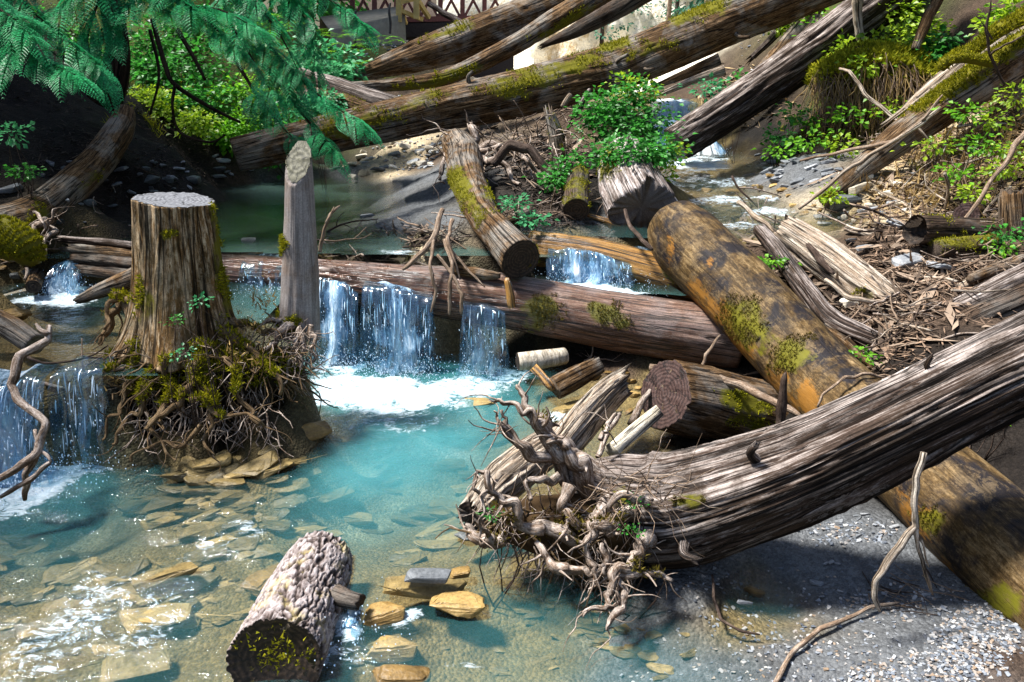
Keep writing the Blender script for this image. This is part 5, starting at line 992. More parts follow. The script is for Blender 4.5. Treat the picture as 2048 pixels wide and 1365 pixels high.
# single stones that can be told apart
for a in [(862, 1155, 112, S_GREY, 'long pale grey stone lying on the flat ochre slab', .1, .5, .10), (855, 1180, 210, S_BED, 'thin flat ochre slab under the pale grey stone', .12, .45, .03), (915, 1212, 128, S_OCH, 'chunky ochre rock right of the flat slab in the foreground', -.1, .75, .02),
          (770, 1228, 120, S_OCH, 'wet ochre boulder beside the small spill in the foreground', .3, .8, .0), (920, 1146, 52, S_OCH, 'small rough rusty rock beside the pale grey stone', .2, .9, .04), (790, 1298, 140, S_OCH, 'ochre slab awash below the wet boulder', .1, .6, -.04), (800, 1358, 150, S_OCH, 'ochre slab at the bottom edge', 0, .5, -.02),
          (530, 1165, 110, S_OCH, 'sunken ochre boulder left of the cracked-bark log', .9, .9, -.05), (325, 1155, 150, S_BED, 'broad flat ochre slab breaking the shallow rapids', .35, .55, -.01), (300, 1240, 170, S_BED, 'large rounded brown slab under the left rapids', .1, .8, -.03), (270, 1330, 150, S_BED, 'brown slab at the bottom left under thin water', .3, .8, -.03),
          (590, 878, 165, S_OCH, 'pointed ochre slab jutting into the pool below the roots', .55, .45, .03), (595, 835, 70, S_OCH, 'ochre block on top of the pointed slab below the roots', .3, .8, .07), (950, 808, 110, S_BED, 'smooth sunken slab near the waterfall foam', .1, .5, -.015), (800, 860, 190, S_BED, 'large pale slab deep under the pool', .1, .7, -.2),
          (1130, 820, 90, S_BED, 'brown flat rock at the pool edge behind the torn roots', .3, .8, .0), (940, 1080, 70, S_DARK, 'dark wet stone at the left end of the torn roots', .2, .9, .0), (1510, 1185, 56, S_OCH, 'tan cigar-shaped stone in the small puddle', -.5, .35, .0), (1490, 1205, 40, S_GREY, 'small grey stone in the small puddle', .0, .5, .0), (1240, 760, 60, S_OCH, 'ochre stone under the wet creek log beside the slab', .2, .7, .05), (1200, 780, 50, S_OCH, 'small ochre stone below the brown wood slab', .4, .7, .03),
          (497, 480, 32, S_PALE, 'white rounded stone in the upper pool', .1, .8, .66), (735, 432, 34, S_GREY, 'flat grey stone at the edge of the gravel spit', .1, .6, .67), (165, 440, 80, S_GRN, 'pale green-grey boulder on the left bank', .4, .8, .78), (140, 445, 60, S_DARK, 'dark split stone beside the pale boulder on the left bank', .9, .7, .78)]:
    stone(a[0], a[1], a[2], a[3], a[4], None, a[5], .12, z=a[7], sink=.45, asp=a[6])
for a in [(1815, 530, 74, S_GREY, 'rounded grey and rusty boulder under the hollow log', .9), (1878, 545, 66, S_GREY, 'upright grey slate block beside the rounded boulder', 1.1), (1705, 612, 56, S_PALE, 'pale cream rounded stone behind the thin grey log', .8), (1700, 490, 46, S_GREY, 'blue-grey stone right of the chopped log', .6), (1730, 500, 40, S_GREY, 'dark grey stone next to the blue-grey one', .7), (1740, 425, 60, S_GREY, 'grey boulder at the stream foot of the right bank', .7), (1690, 420, 70, S_DARK, 'dark boulder at the waterline of the right bank', .6), (1720, 390, 60, S_PALE, 'tan block above the dark boulder of the right bank', .7), (1790, 375, 26, S_PALE, 'upright white stone on the right bank', 1.6), (1405, 362, 44, S_DARK, 'mossy dark stone breaking the upper stream', .5), (240, 345, 40, S_GREY, 'large grey stone on the dark left bank', .8), (20, 385, 60, S_GREY, 'pale angular rock at the left edge of the dark bank', .8), (1520, 382, 44, S_OCH, 'low brown rock in the upper stream', .3), (20, 640, 110, S_OCH, 'tan slab at the left edge of the side pool', .5), (35, 612, 100, S_PALE, 'flat pale stone in the side pool', .3)]:
    stone(a[0], a[1], a[2], a[3], a[4], None, None, .25, sink=.3, asp=a[5])
def scatter(zones, ms, wr, label, group, seed, tilt=.2, sink=.3, asp=(.6, 1), z=None, yaw=(-.6, 1.0), bed=False):
    global RR
    RR = random.Random(seed)
    for (cx, cy, rx, ry, n) in zones:
        for k in range(n):
            for _ in range(6):
                px, py = cx+RR.uniform(-1, 1)*rx, cy+RR.uniform(-1, 1)*ry
                if ((px-cx)/rx)**2+((py-cy)/ry)**2 < 1: break
            fr = RR.random(); sz = ('tiny', 'small', 'medium-sized', 'large')[int(fr*3.99)]; ver = 'upper' if py < cy else 'lower'; hor = ('left', 'middle', 'right')[min(2, int((px-cx+rx)/rx*1.5))]
            o = stone(px, py, wr[0]*(wr[1]/wr[0])**fr, ms, None if bed else f'{sz} {label}, {ver} {hor} part', None if bed else group, RR.uniform(*yaw), tilt, sink=sink, asp=RR.uniform(*asp), name='stone_slab' if bed else 'stone', cat=None if bed else 'stone')
            if bed: o.parent = go
scatter([(430, 1010, 150, 90, 58), (520, 1010, 130, 110, 34), (180, 1240, 200, 100, 40), (420, 1180, 120, 80, 26), (640, 1300, 140, 60, 16), (60, 1150, 100, 70, 10)], S_BED, (36, 125), 'flat ochre slate slab on the shallow bed left of the cracked-bark log', 'ochre slabs on the left bed', 21, .20, .22, (.45, .8), yaw=(-.1, .8), bed=True)
scatter([(900, 1080, 130, 70, 20), (760, 1000, 160, 120, 14), (880, 930, 140, 90, 8)], S_BED, (40, 140), 'flat slab seen through the clear turquoise pool water', 'slabs under the turquoise pool', 22, .12, .4, (.4, .8), yaw=(-.3, .6), bed=True)
scatter([(1080, 1290, 200, 70, 34), (1300, 1310, 120, 50, 10), (1180, 1200, 100, 40, 8)], S_BED, (24, 70), 'small slate chip on the bed below the torn roots', 'slate chips below the torn roots', 23, .12, .35, (.4, .8), yaw=(-.5, .5), bed=True)
scatter([(1600, 345, 90, 34, 46), (1540, 335, 70, 26, 12)], S_GREY, (14, 40), 'flat slate stone on the right gravel bar', 'slate stones on the right gravel bar', 24, .35, .3, (.4, .8), yaw=(-.2, .7))
scatter([(800, 318, 80, 26, 28), (700, 345, 60, 16, 10), (850, 300, 50, 20, 6)], S_PALE+S_GREY, (12, 38), 'stone on the far pool shore', 'stones on the far shore', 25, .3, .3)
scatter([(230, 370, 160, 60, 28), (420, 350, 90, 30, 12), (140, 430, 90, 30, 5)], S_GREY+S_DARK, (12, 38), 'stone on the dark left bank', 'stones on the dark left bank', 26, .3, .3)
scatter([(1760, 390, 110, 50, 22), (1850, 440, 120, 40, 16), (1690, 440, 60, 20, 6)], S_PALE+S_GREY, (14, 46), 'angular stone at the right bank foot', 'stones at the foot of the right bank', 27, .4, .3)
scatter([(1460, 385, 130, 40, 14), (1560, 420, 90, 20, 6)], S_OCH, (16, 46), 'wet stone in the upper stream', 'wet stones in the upper stream', 28, .2, .45)
scatter([(1180, 770, 90, 40, 14), (1250, 800, 50, 40, 8)], S_OCH, (18, 46), 'ochre stone behind the torn roots', 'ochre stones in the nook', 29, .3, .35)
scatter([(1760, 1170, 130, 60, 16), (1700, 1060, 110, 30, 10), (1640, 1180, 60, 60, 4)], S_GREY, (12, 34), 'slate flake on the foreground gravel', 'slate flakes on the foreground gravel', 30, .12, .3, (.4, .8))
scatter([(50, 590, 60, 20, 10), (40, 540, 40, 30, 6)], S_DARK+S_OCH, (14, 40), 'stone at the side pool rim', 'stones round the side pool', 31, .3, .3)
# gravel, too fine to count
def gravel(zones, n, wr, mat, seed, name, label):
    rs = np.random.RandomState(seed); g = Geo(); base = [rock_geo(900+k, .5, 9) for k in range(5)]; bv = [(b.v(), np.concatenate(b.T)) for b in base]
    pts = []; siz = []
    for (cx, cy, rx, ry, w) in zones:
        m = int(n*w); a = rs.uniform(0, 2*math.pi, m); r = np.sqrt(rs.rand(m))+rs.normal(0, .12, m)
        for px, py in zip(cx+rx*r*np.cos(a), cy+ry*r*np.sin(a)): p = G(px, py, .06); pts.append(p); siz.append(wr[0]*(wr[1]/wr[0])**rs.rand()/ppm(p))
    pts = np.array(pts); pts[:, 2] = gz(pts[:, 0], pts[:, 1])
    for p, s in zip(pts, siz):
        v, t = bv[rs.randint(5)]; a = rs.uniform(0, 6.28); c, d = math.cos(a), math.sin(a)
        q = v*s*np.array((1, 1, .8)); q = np.stack([q[:, 0]*c-q[:, 1]*d, q[:, 0]*d+q[:, 1]*c, q[:, 2]], 1)+p+np.array((0, 0, s*.08)); g.add(q, None, t)
    o = solo(name, g, mat, label, None, None, 'stuff', False); return o
def gravel_mat():
    t = NT('mixed_gravel'); r = t.n('NewGeometry').outputs['Random Per Island']
    col = t.ramp(r, [(0, (.05, .055, .065)), (.3, (.14, .16, .19)), (.55, (.30, .31, .32)), (.75, (.20, .14, .09)), (.9, (.42, .41, .39)), (1, (.10, .09, .085))])
    return t.out(t.bsdf(col, .6, None, .3))
M_GRAV = gravel_mat()
gravel([(1950, 1290, 90, 70, .55), (1740, 1350, 60, 30, .14), (1870, 1340, 90, 40, .25), (1800, 1200, 120, 40, .12), (1700, 1070, 90, 24, .1), (1520, 1180, 200, 60, .12), (1640, 1290, 200, 60, .16), (1400, 1280, 150, 60, .06)], 1700, (5, 15), M_GRAV, 41, 'gravel', 'mixed grey and rusty pebbles on the foreground bar')
gravel([(820, 420, 90, 40, .3), (1580, 345, 130, 40, .4), (1800, 380, 140, 60, .4), (780, 320, 100, 26, .3), (300, 380, 160, 60, .3)], 1100, (4, 12), M_GRAV, 42, 'gravel', 'fine stony debris on the far bars and banks')
# ------------------------------------------------------------------ sticks
def stick_geo(seed, fork):
    rs = np.random.RandomState(seed); P, R = wander((-.5, 0, 0), (1, rs.normal(0, .15), rs.normal(0, .1)), 1.0, .17, .018, .009, rs, .16, 0)
    P = np.array(P); P[:, 2] += .02; g = tube(P, R, 6, .12, .15, 0, seed=seed)
    for f in range(fork):
        i = rs.randint(1, len(P)-2); p, r = wander(P[i], (1, rs.normal(0, .8), rs.normal(.2, .5)), rs.uniform(.2, .45), .13, .010, .004, rs, .25); g.merge(tube(p, r, 5, .12, seed=seed+f))
    return g
STK = {m.name: [mesh_data('stick', stick_geo(600+k+7*i, k % 3 if k > 3 else 0), m) for k in range(9)] for i, m in enumerate((W_STICK, W_DSTICK, W_PALE, W_ROOT))}
SR = random.Random(5)
def sticks(zones, label, group, mats, L=(.2, .6), lift=(0, .12), seed=1, pitch=.35, thick=(.7, 1.5), yaw=None, name='stick'):
    SR.seed(seed)
    for (cx, cy, rx, ry, n) in zones:
        for k in range(n):
            px, py = cx+SR.gauss(0, .5)*rx, cy+SR.gauss(0, .5)*ry; p = hit(px, py); p[2] += SR.uniform(*lift)
            l = L[0]*(L[1]/L[0])**SR.random(); mt_ = SR.choice(mats); ki = SR.randrange(9); me = STK[mt_.name][ki]; lf_ = 'left' if px < cx else 'right'; lb = f"{'short' if l < (L[0]*L[1])**.5 else 'long'} {dict(stick_wood='brown', dark_stick_wood='dark', bleached_driftwood='pale', grey_root_wood='grey')[mt_.name]} {'forked ' if ki > 3 and ki % 3 else ''}{label}, {lf_} side"; t = SR.uniform(*thick)*l**.35
            inst(name, me, p, (SR.uniform(-.5, .5), SR.gauss(0, pitch), SR.uniform(0, 6.28) if yaw is None else SR.gauss(*yaw)), (l, .5*t, .5*t), lb, 'stick', group)
sticks([(760, 510, 120, 26, 22), (690, 500, 40, 24, 10), (900, 500, 40, 40, 10)], 'stick in the drift behind the wet log', 'drift line behind the wet log', (W_DSTICK, W_STICK, W_ROOT), (.15, .5), (.02, .12), 1)
sticks([(1110, 440, 60, 30, 18), (1010, 450, 40, 30, 8)], 'stick in the heap beside the curving log', 'heap right of the curving log', (W_STICK, W_ROOT, W_DSTICK), (.15, .5), (.0, .10), 2)
sticks([(1080, 310, 110, 70, 40), (1130, 240, 80, 30, 12)], 'stick in the jam under the mossy log', 'driftwood jam', (W_ROOT, W_DSTICK, W_STICK), (.25, .9), (.0, .35), 3, .5)
sticks([(1480, 440, 60, 40, 12), (1540, 480, 40, 30, 8)], 'stick above the thick log end', 'sticks by the thick log end', (W_ROOT, W_DSTICK, W_PALE), (.2, .6), (.0, .12), 4)
sticks([(1680, 680, 110, 60, 40), (1800, 640, 80, 50, 18), (1720, 760, 60, 40, 10)], 'stick in the litter beside the thick log', 'driftwood litter middle right', (W_STICK, W_ROOT, W_DSTICK, W_PALE), (.12, .45), (.0, .10), 5)
sticks([(1800, 470, 140, 40, 22), (1950, 560, 90, 60, 26), (1980, 440, 70, 40, 10)], 'stick on the flat near the hollow log', 'sticks near the hollow log', (W_STICK, W_PALE, W_DSTICK, W_ROOT), (.15, .6), (.0, .10), 6)
sticks([(1950, 320, 120, 80, 30), (1750, 300, 110, 60, 14), (1880, 400, 120, 40, 16)], 'stick on the sunny right bank', 'sticks on the right bank', (W_PALE, W_STICK), (.25, .9), (.0, .12), 7, .5, yaw=(.7, .5))
sticks([(1800, 1205, 80, 26, 22)], 'twig on the foreground gravel', 'needle drift twigs', (W_DSTICK, W_STICK), (.10, .26), (.0, .03), 8, .12, (.3, .7), name='twig')
sticks([(1960, 860, 80, 40, 10)], 'stick in the gap behind the rooted log', 'sticks behind the rooted log', (W_DSTICK, W_STICK), (.15, .4), (.0, .08), 9)
sticks([(1200, 725, 80, 20, 10)], 'stick beside the short birch log', 'sticks beside the birch log', (W_STICK, W_DSTICK), (.12, .35), (.0, .06), 10)
sticks([(180, 500, 80, 30, 10), (230, 350, 160, 70, 16), (170, 770, 40, 30, 8)], 'stick on the dark left bank', 'sticks on the dark left bank', (W_STICK, W_DSTICK, W_ROOT), (.15, .5), (.0, .06), 12)
def litter(zones, n, size, mat, seed, name, label):
    rs = np.random.RandomState(seed); P = []
    for (cx, cy, rx, ry, w) in zones:
        for _ in range(int(160*w)): P.append(hit(cx+rs.normal(0, .5)*rx, cy+rs.normal(0, .5)*ry))
    P = np.array(P); k = rs.randint(0, len(P), n); p = P[k]+rs.normal(0, .10, (n, 3))*np.array((1, 1, 0)); p[:, 2] = gz(p[:, 0], p[:, 1])+rs.uniform(.0, .03, n)
    d = rs.normal(0, 1, (n, 3))*np.array((1, 1, .3)); d /= np.linalg.norm(d, axis=1)[:, None]; L = size*rs.uniform(.4, 1.3, n)[:, None]; s = np.cross(d, (0, 0, 1.0))+rs.normal(0, .2, (n, 3)); w = L*rs.uniform(.06, .2, n)[:, None]
    V = np.stack([p-d*L-s*w*.4, p+s*w, p+d*L, p-s*w], 1).reshape(-1, 3); g = Geo(); g.add(V, np.arange(4*n).reshape(-1, 4)); return solo(name, g, mat, label, None, None, 'stuff', False)
litter([(1700, 680, 130, 80, 1), (1850, 560, 170, 90, 1), (1900, 420, 170, 60, 1), (1950, 320, 130, 80, 1)], 9000, .045, leaf_mat('bark_chips', (.04, .025, .015), (.26, .17, .11), (.5, .42, .33), .05, .85), 51, 'bark_litter', 'bark chips and needles strewn over the right flat and bank')
litter([(1080, 330, 130, 90, 1), (780, 500, 130, 24, .6), (1100, 440, 70, 30, .5)], 3500, .05, leaf_mat('dark_chips', (.010, .007, .005), (.06, .04, .028), (.24, .19, .15), .05, .85), 52, 'driftwood_litter', 'splinters packed into the driftwood jams')
litter([(200, 320, 200, 120, 1), (430, 310, 90, 60, .4)], 2500, .04, leaf_mat('leaf_mould', (.010, .008, .006), (.05, .034, .022), None, .05, .9), 53, 'leaf_mould', 'dead leaves and needles on the dark left bank')
litter([(1700, 650, 150, 90, 1), (1850, 560, 170, 90, 1), (1900, 400, 170, 70, 1), (1950, 300, 130, 80, .6), (1520, 480, 60, 50, .4), (1090, 320, 120, 80, .8), (780, 505, 140, 20, .5), (1480, 180, 90, 50, .5)], 1500, .14, leaf_mat('splinters', (.05, .032, .02), (.30, .22, .155), (.5, .44, .36), .05, .85), 54, 'wood_splinters', 'thin splinters and needles lying in all the driftwood')
litter([(1900, 340, 140, 80, 1), (1850, 400, 150, 50, 1), (1770, 240, 110, 40, .8), (1990, 280, 80, 80, .8), (1500, 190, 90, 50, .5)], 3200, .09, leaf_mat('straw_splinters', (.10, .06, .025), (.42, .30, .15), (.65, .55, .38), .1, .85), 55, 'straw_litter', 'straw-coloured splinters and stalks on the right bank')
# ------------------------------------------------------------------ plants
def leaves(P, D, size, rs, fold=.25, wid=.42):
    """one folded diamond leaf at each point P along D"""
    n = len(P); D = D/(np.linalg.norm(D, axis=1)[:, None]+1e-9); up = np.array((0, 0, 1.0))+rs.normal(0, .45, (n, 3))
    S = np.cross(D, up); S /= np.linalg.norm(S, axis=1)[:, None]+1e-9; N = np.cross(S, D); L = (size*rs.uniform(.6, 1.25, n))[:, None]
    a = P; b = P+D*L*.5+S*L*wid+N*L*fold*.4; c = P+D*L-N*L*.12; d = P+D*L*.5-S*L*wid+N*L*fold*.4
    V = np.stack([a, b, c, d], 1).reshape(-1, 3); T = np.array([(0, 1, 2), (0, 2, 3)]); g = Geo(); g.add(V, None, (np.arange(n)[:, None, None]*4+T[None]).reshape(-1, 3)); return g
def shrub(name, label, cat, blobs, mat, leaf, dens, seed, group=None, stem=W_DSTICK, droop=.2, nstem=7, foot=None):
    """blobs: (px, py, y, rpx) leafy clumps; stems run up into them from the ground; leaves sit in small sprays"""
    rs = np.random.RandomState(seed); g = Geo(); sg_ = Geo(); c0 = np.mean([Q(*b[:3]) for b in blobs], 0)
    base = foot if foot is not None else np.array((c0[0], c0[1]+.05, gz(c0[0], c0[1])[0]))
    for (px, py, y, r) in blobs:
        c = Q(px, py, y); R = r/ppm(c); n = int(dens); k = max(6, n//7)
        d = rs.normal(0, 1, (k, 3)); d /= np.linalg.norm(d, axis=1)[:, None]; q = c+d*R*(rs.rand(k)**.45)[:, None]*np.array((1.1, .9, .85))*rs.uniform(.7, 1.2, (k, 1))
        m = rs.randint(0, k, n); off = rs.normal(0, 1, (n, 3))*np.array((1, 1, .35))*leaf*1.3
        g.merge(leaves(q[m]+off, off+np.array((0, 0, -droop*leaf))+d[m]*leaf*.8, leaf, rs))
        for s in range(max(1, nstem//len(blobs))):
            e = q[rs.randint(k)]; mid = (base+e)/2+rs.normal(0, .12, 3)*np.linalg.norm(e-base); rr = max(.004, R*.018)
            sg_.merge(tube([base+rs.normal(0, .03, 3)*np.array((1, 1, .2)), mid, e], [rr, rr*.7, rr*.3], 5, .12, seed=s))
    root = thing(name, label, cat, base, group); part('foliage', g, mat, root, False); part('stems', sg_, stem, root); return root
def fern(g, p, yaw, L, rs, rise=.5, wid=.30):
    n = 14; t = np.linspace(0, 1, n); c, s = math.cos(yaw), math.sin(yaw)
    R = np.stack([c*L*t, s*L*t, L*(rise*t-.75*rise*t*t*1.3)], 1)+p
    for i in range(2, n):
        w = L*wid*math.sin(math.pi*min(1, (t[i]*.85+.12)))*1.0
        for sd in (-1, 1):
            d = np.array((-s*sd+c*.35, c*sd+s*.35, -.15+rs.normal(0, .1))); d /= np.linalg.norm(d); T_ = np.array((c, s, .0))*L*.042
            a = R[i]; g.add([a-T_*.7, a+d*w*.5+T_, a+d*w, a+d*w*.5-T_], None, [(0, 1, 2), (0, 2, 3)])
def ferns(name, label, cat, px, py, n, Lpx, mat, seed, group=None, y=None, spread=.2):
    p = hit(px, py) if y is None else Q(px, py, y); rs = np.random.RandomState(seed); g = Geo(); L = Lpx/ppm(p)
    for k in range(n): fern(g, p+rs.normal(0, spread*L, 3)*np.array((1, 1, .3)), rs.uniform(0, 6.28), L*rs.uniform(.6, 1.1), rs, rs.uniform(.45, 1.0))
    root = thing(name, label, cat, p, group); part('foliage', g, mat, root, False); return root
# --- cedar overhanging from the left ---------------------------------------------------
def spray(g, p, d, L, rs, droop=.55):
    """a flat drooping cedar spray: a midrib with alternate scaly side twigs, each a row of small blades"""
    d = d/np.linalg.norm(d); n = 13; t = np.linspace(.06, 1, n); side = np.cross(d, np.array((0, 0, 1.0))+rs.normal(0, .25, 3)); side /= np.linalg.norm(side); nn = np.cross(side, d)
    R = p+d*(L*t)[:, None]-np.array((0, 0, 1.0))*(droop*L*t*t)[:, None]
    tan = d-np.array((0, 0, 1))*droop*2*t[:, None]; tan /= np.linalg.norm(tan, axis=1)[:, None]
    V = []; T = []
    for i in range(n):
        w = L*.46*(1-t[i])**.75*(.55+.45*math.sin(t[i]*3))+L*.06
        for sd in (-1, 1):
            m = 6; dd = side*sd*.85+tan[i]*.62; dd = dd/np.linalg.norm(dd); u = np.linspace(.12, 1, m); q = R[i]+dd*(w*u)[:, None]-np.array((0, 0, 1))*(.28*w*u*u)[:, None]
            for k in range(m):
                l = w*.30*(1.15-u[k]*.6)+L*.012
                for s2 in (-1, 1):
                    e = tan[i]*s2*.62+dd*.7+nn*rs.normal(0, .12); e /= np.linalg.norm(e); f = np.cross(e, nn); b = len(V)*1
                    V += [q[k], q[k]+e*l*.5+f*l*.27, q[k]+e*l, q[k]+e*l*.5-f*l*.27]; T += [(b, b+1, b+2), (b, b+2, b+3)]
    g.add(np.array(V), None, np.array(T))
def cedar():
    rs = np.random.RandomState(90); P, R = path([(208, 205, 7.5, 34), (232, 150, 7.5, 26), (236, 90, 7.5, 23), (226, 30, 7.5, 22), (214, -40, 7.5, 21), (205, -240, 7.5, 19)])
    b = P[0].copy(); root = thing('cedar_tree', 'dark cedar tree on the left bank with drooping teal fronds', 'tree', b)
    part('trunk', tube(P, R, 28, .05, .06, .012, 6, 1, 91), W_CEDAR, root)
    br = [[(260, -120, 6.6), (340, -10, 6.2), (410, 40, 6.0), (480, 100, 5.9)], [(240, -120, 6.3), (140, 0, 5.9), (60, 60, 5.7), (10, 130, 5.6)], [(230, -100, 6.3), (190, 20, 5.9), (175, 90, 5.8), (200, 150, 5.7)], [(280, -100, 6.4), (270, -10, 6.1), (230, 40, 6.0), (215, 70, 5.9)],
          [(430, -120, 6.8), (500, -10, 6.5), (560, 70, 6.4), (600, 150, 6.3)], [(480, -120, 6.9), (480, 0, 6.6), (520, 90, 6.5), (570, 170, 6.3)], [(600, -120, 7.2), (640, -20, 7.0), (690, 20, 6.9), (720, 50, 6.8)], [(380, -120, 6.6), (300, -20, 6.2), (330, 20, 6.1), (390, 40, 6.0)],
          [(60, -120, 6.0), (40, -10, 5.8), (110, 60, 5.7), (190, 130, 5.6)], [(-60, -20, 5.6), (20, 60, 5.5), (90, 120, 5.4), (150, 150, 5.3)], [(500, 40, 6.6), (570, 130, 6.4), (650, 200, 6.3), (720, 245, 6.2)], [(540, -120, 7.0), (580, -10, 6.8), (620, 60, 6.7), (630, 130, 6.6)],
          [(330, -120, 6.4), (360, 0, 6.1), (440, 20, 6.0), (520, 60, 5.9)], [(-40, -80, 5.7), (-20, 0, 5.6), (30, 40, 5.5), (60, 70, 5.4)], [(450, -100, 6.6), (450, 20, 6.4), (500, 110, 6.3), (540, 180, 6.2)]]
    br += [[(530, 130, 6.5), (590, 210, 6.3), (635, 265, 6.2), (665, 300, 6.1)], [(470, 120, 6.7), (520, 200, 6.6), (560, 250, 6.5), (590, 280, 6.4)]]
    for k, bp in enumerate(br):
        Pk = [Q(*q) for q in bp]; rk = [.016, .011, .007, .003]; bo = part('branch', tube(Pk, rk, 6, .08, .1, seed=k), W_CEDAR, root); g = Geo()
        Pr, _ = resample(Pk, rk, .065); T_, N_, B_ = frames(Pr); n = len(Pr)
        for i in range(3, n):
            for sd in (-1, 1):
                if rs.rand() < (.15 if k not in (4, 5, 10, 14, 15, 16) else .5): continue
                side = np.cross(T_[i], (0, 0, 1.0)); side /= np.linalg.norm(side)+1e-9
                spray(g, Pr[i], T_[i]*.8+side*sd*rs.uniform(.4, 1.1)+np.array((0, -.25, rs.normal(.05, .15))), rs.uniform(.14, .27)*(1.1-.3*i/n), rs, rs.uniform(.2, .8))
        spray(g, Pr[-1], T_[-1], .22, rs, .4); part('fronds', g, L_CEDAR, bo, False)
    for k, bp in enumerate([[(305, 40, 7.2, 5), (330, 130, 7.0, 5), (350, 170, 6.9, 5), (420, 215, 6.8, 4), (480, 245, 6.7, 3)], [(350, 170, 6.9, 4), (345, 215, 6.8, 3), (360, 265, 6.8, 3), (420, 285, 6.7, 2.5), (450, 270, 6.7, 2)], [(355, 60, 7.2, 5), (390, 120, 7.1, 4), (410, 160, 7.0, 3)], [(300, 60, 7.3, 4), (318, 150, 7.2, 3), (300, 230, 7.1, 2.5)]]):
        Pk, Rk = path(bp); part('branch', tube(Pk, Rk, 6, .06, .1, seed=k+40), W_CEDAR, root)
cedar()
# --- leafy undergrowth behind the upper pool --------------------------------------------
for k, (lab, blobs, m, lf, dn) in enumerate([
  ('leafy green shrub left of the hanging bare cedar branches', [(300, 90, 9.8, 55), (330, 150, 9.4, 50), (290, 140, 9.6, 40)], L_GREEN, .062, 560),
  ('leafy green shrub between the hanging bare cedar branches', [(400, 130, 9.6, 60), (420, 200, 9.2, 55), (370, 210, 9.0, 40)], L_GREEN, .060, 620),
  ('leafy shrub with bright leaves above the far end of the upper pool', [(490, 190, 9.3, 55), (500, 250, 9.0, 50), (460, 270, 8.8, 36)], L_FERN, .055, 620),
  ('dark leafy shrub behind the slanting cut top of the snag', [(560, 230, 9.2, 50), (600, 280, 8.8, 40), (560, 300, 8.7, 36)], L_GREEN, .055, 560),
  ('leafy shrub high on the left behind the cedar fronds', [(420, 60, 11, 60), (500, 80, 10.8, 60), (360, 40, 11, 60)], L_GREEN, .07, 560),
  ('mint-leaved plant right of the cedar fronds', [(625, 110, 9.9, 40), (680, 130, 9.7, 42), (650, 160, 9.5, 30), (620, 150, 9.4, 30)], L_MINT, .075, 330),
  ('low yellow-green herb below the left shrubs', [(330, 215, 8.7, 40), (390, 245, 8.5, 36), (290, 200, 8.9, 30)], L_YEL, .05, 420),
  ('leafy shrub under the long mossy log tip', [(640, 235, 8.3, 26), (620, 210, 8.4, 26), (650, 200, 8.4, 20)], L_MINT, .06, 240),
  ('shrub at the far left behind the dark trunk', [(110, 70, 9.6, 70), (60, 110, 9.4, 50), (170, 110, 9.3, 50)], L_GREEN, .06, 460)]):
    shrub('leafy_shrub', lab, 'shrub', blobs, m, lf, dn, 700+k, 'undergrowth behind the upper pool')
for k, (px, py, n, L, lab) in enumerate([(700, 100, 16, 50, 'low fern nearest the long mossy log behind the cedar'), (745, 85, 16, 46, 'fern on the mound right of the mint-leaved plant'), (660, 75, 14, 46, 'fern on the path edge behind the mint-leaved plant'), (720, 130, 12, 40, 'small fern in the shade under the leaning logs'), (545, 60, 12, 60, 'fern under the hanging dark cedar branch')]):
    ferns('fern', lab, 'fern', px, py, n, L, L_FERN, 720+k, 'ferns by the path', y=[11.8, 12.6, 12.8, 11.2, 10.2][k], spread=.35)
shrub('leafy_bush', 'leafy green bush growing over the whitish broken stump', 'bush', [(1235, 205, 7.0, 48), (1275, 195, 7.0, 44), (1200, 245, 6.85, 44), (1250, 255, 6.75, 52), (1295, 245, 6.8, 46), (1230, 300, 6.25, 38), (1280, 308, 6.15, 36), (1322, 295, 6.3, 30), (1205, 215, 6.9, 34)], L_GREEN, .045, 330, 731, droop=.35, nstem=9, foot=Q(1255, 320, 6.7))
shrub('leafy_sprig', 'yellowing leafy sprig at the top of the bush on the broken stump', 'plant', [(1250, 172, 7.1, 26), (1285, 178, 7.1, 22)], L_YEL, .045, 120, 732, foot=Q(1255, 230, 7.0))
shrub('leafy_sprig', 'hanging green sprig on the stream side of the broken stump', 'plant', [(1332, 320, 6.35, 18), (1325, 350, 6.3, 16), (1338, 300, 6.4, 14)], L_YEL, .04, 90, 733, foot=Q(1315, 290, 6.5))
shrub('leafy_plant', 'small bright plant left of the short round log', 'plant', [(1125, 345, 6.4, 26), (1150, 325, 6.5, 20), (1105, 360, 6.3, 18)], L_GREEN, .045, 130, 734, droop=.3)
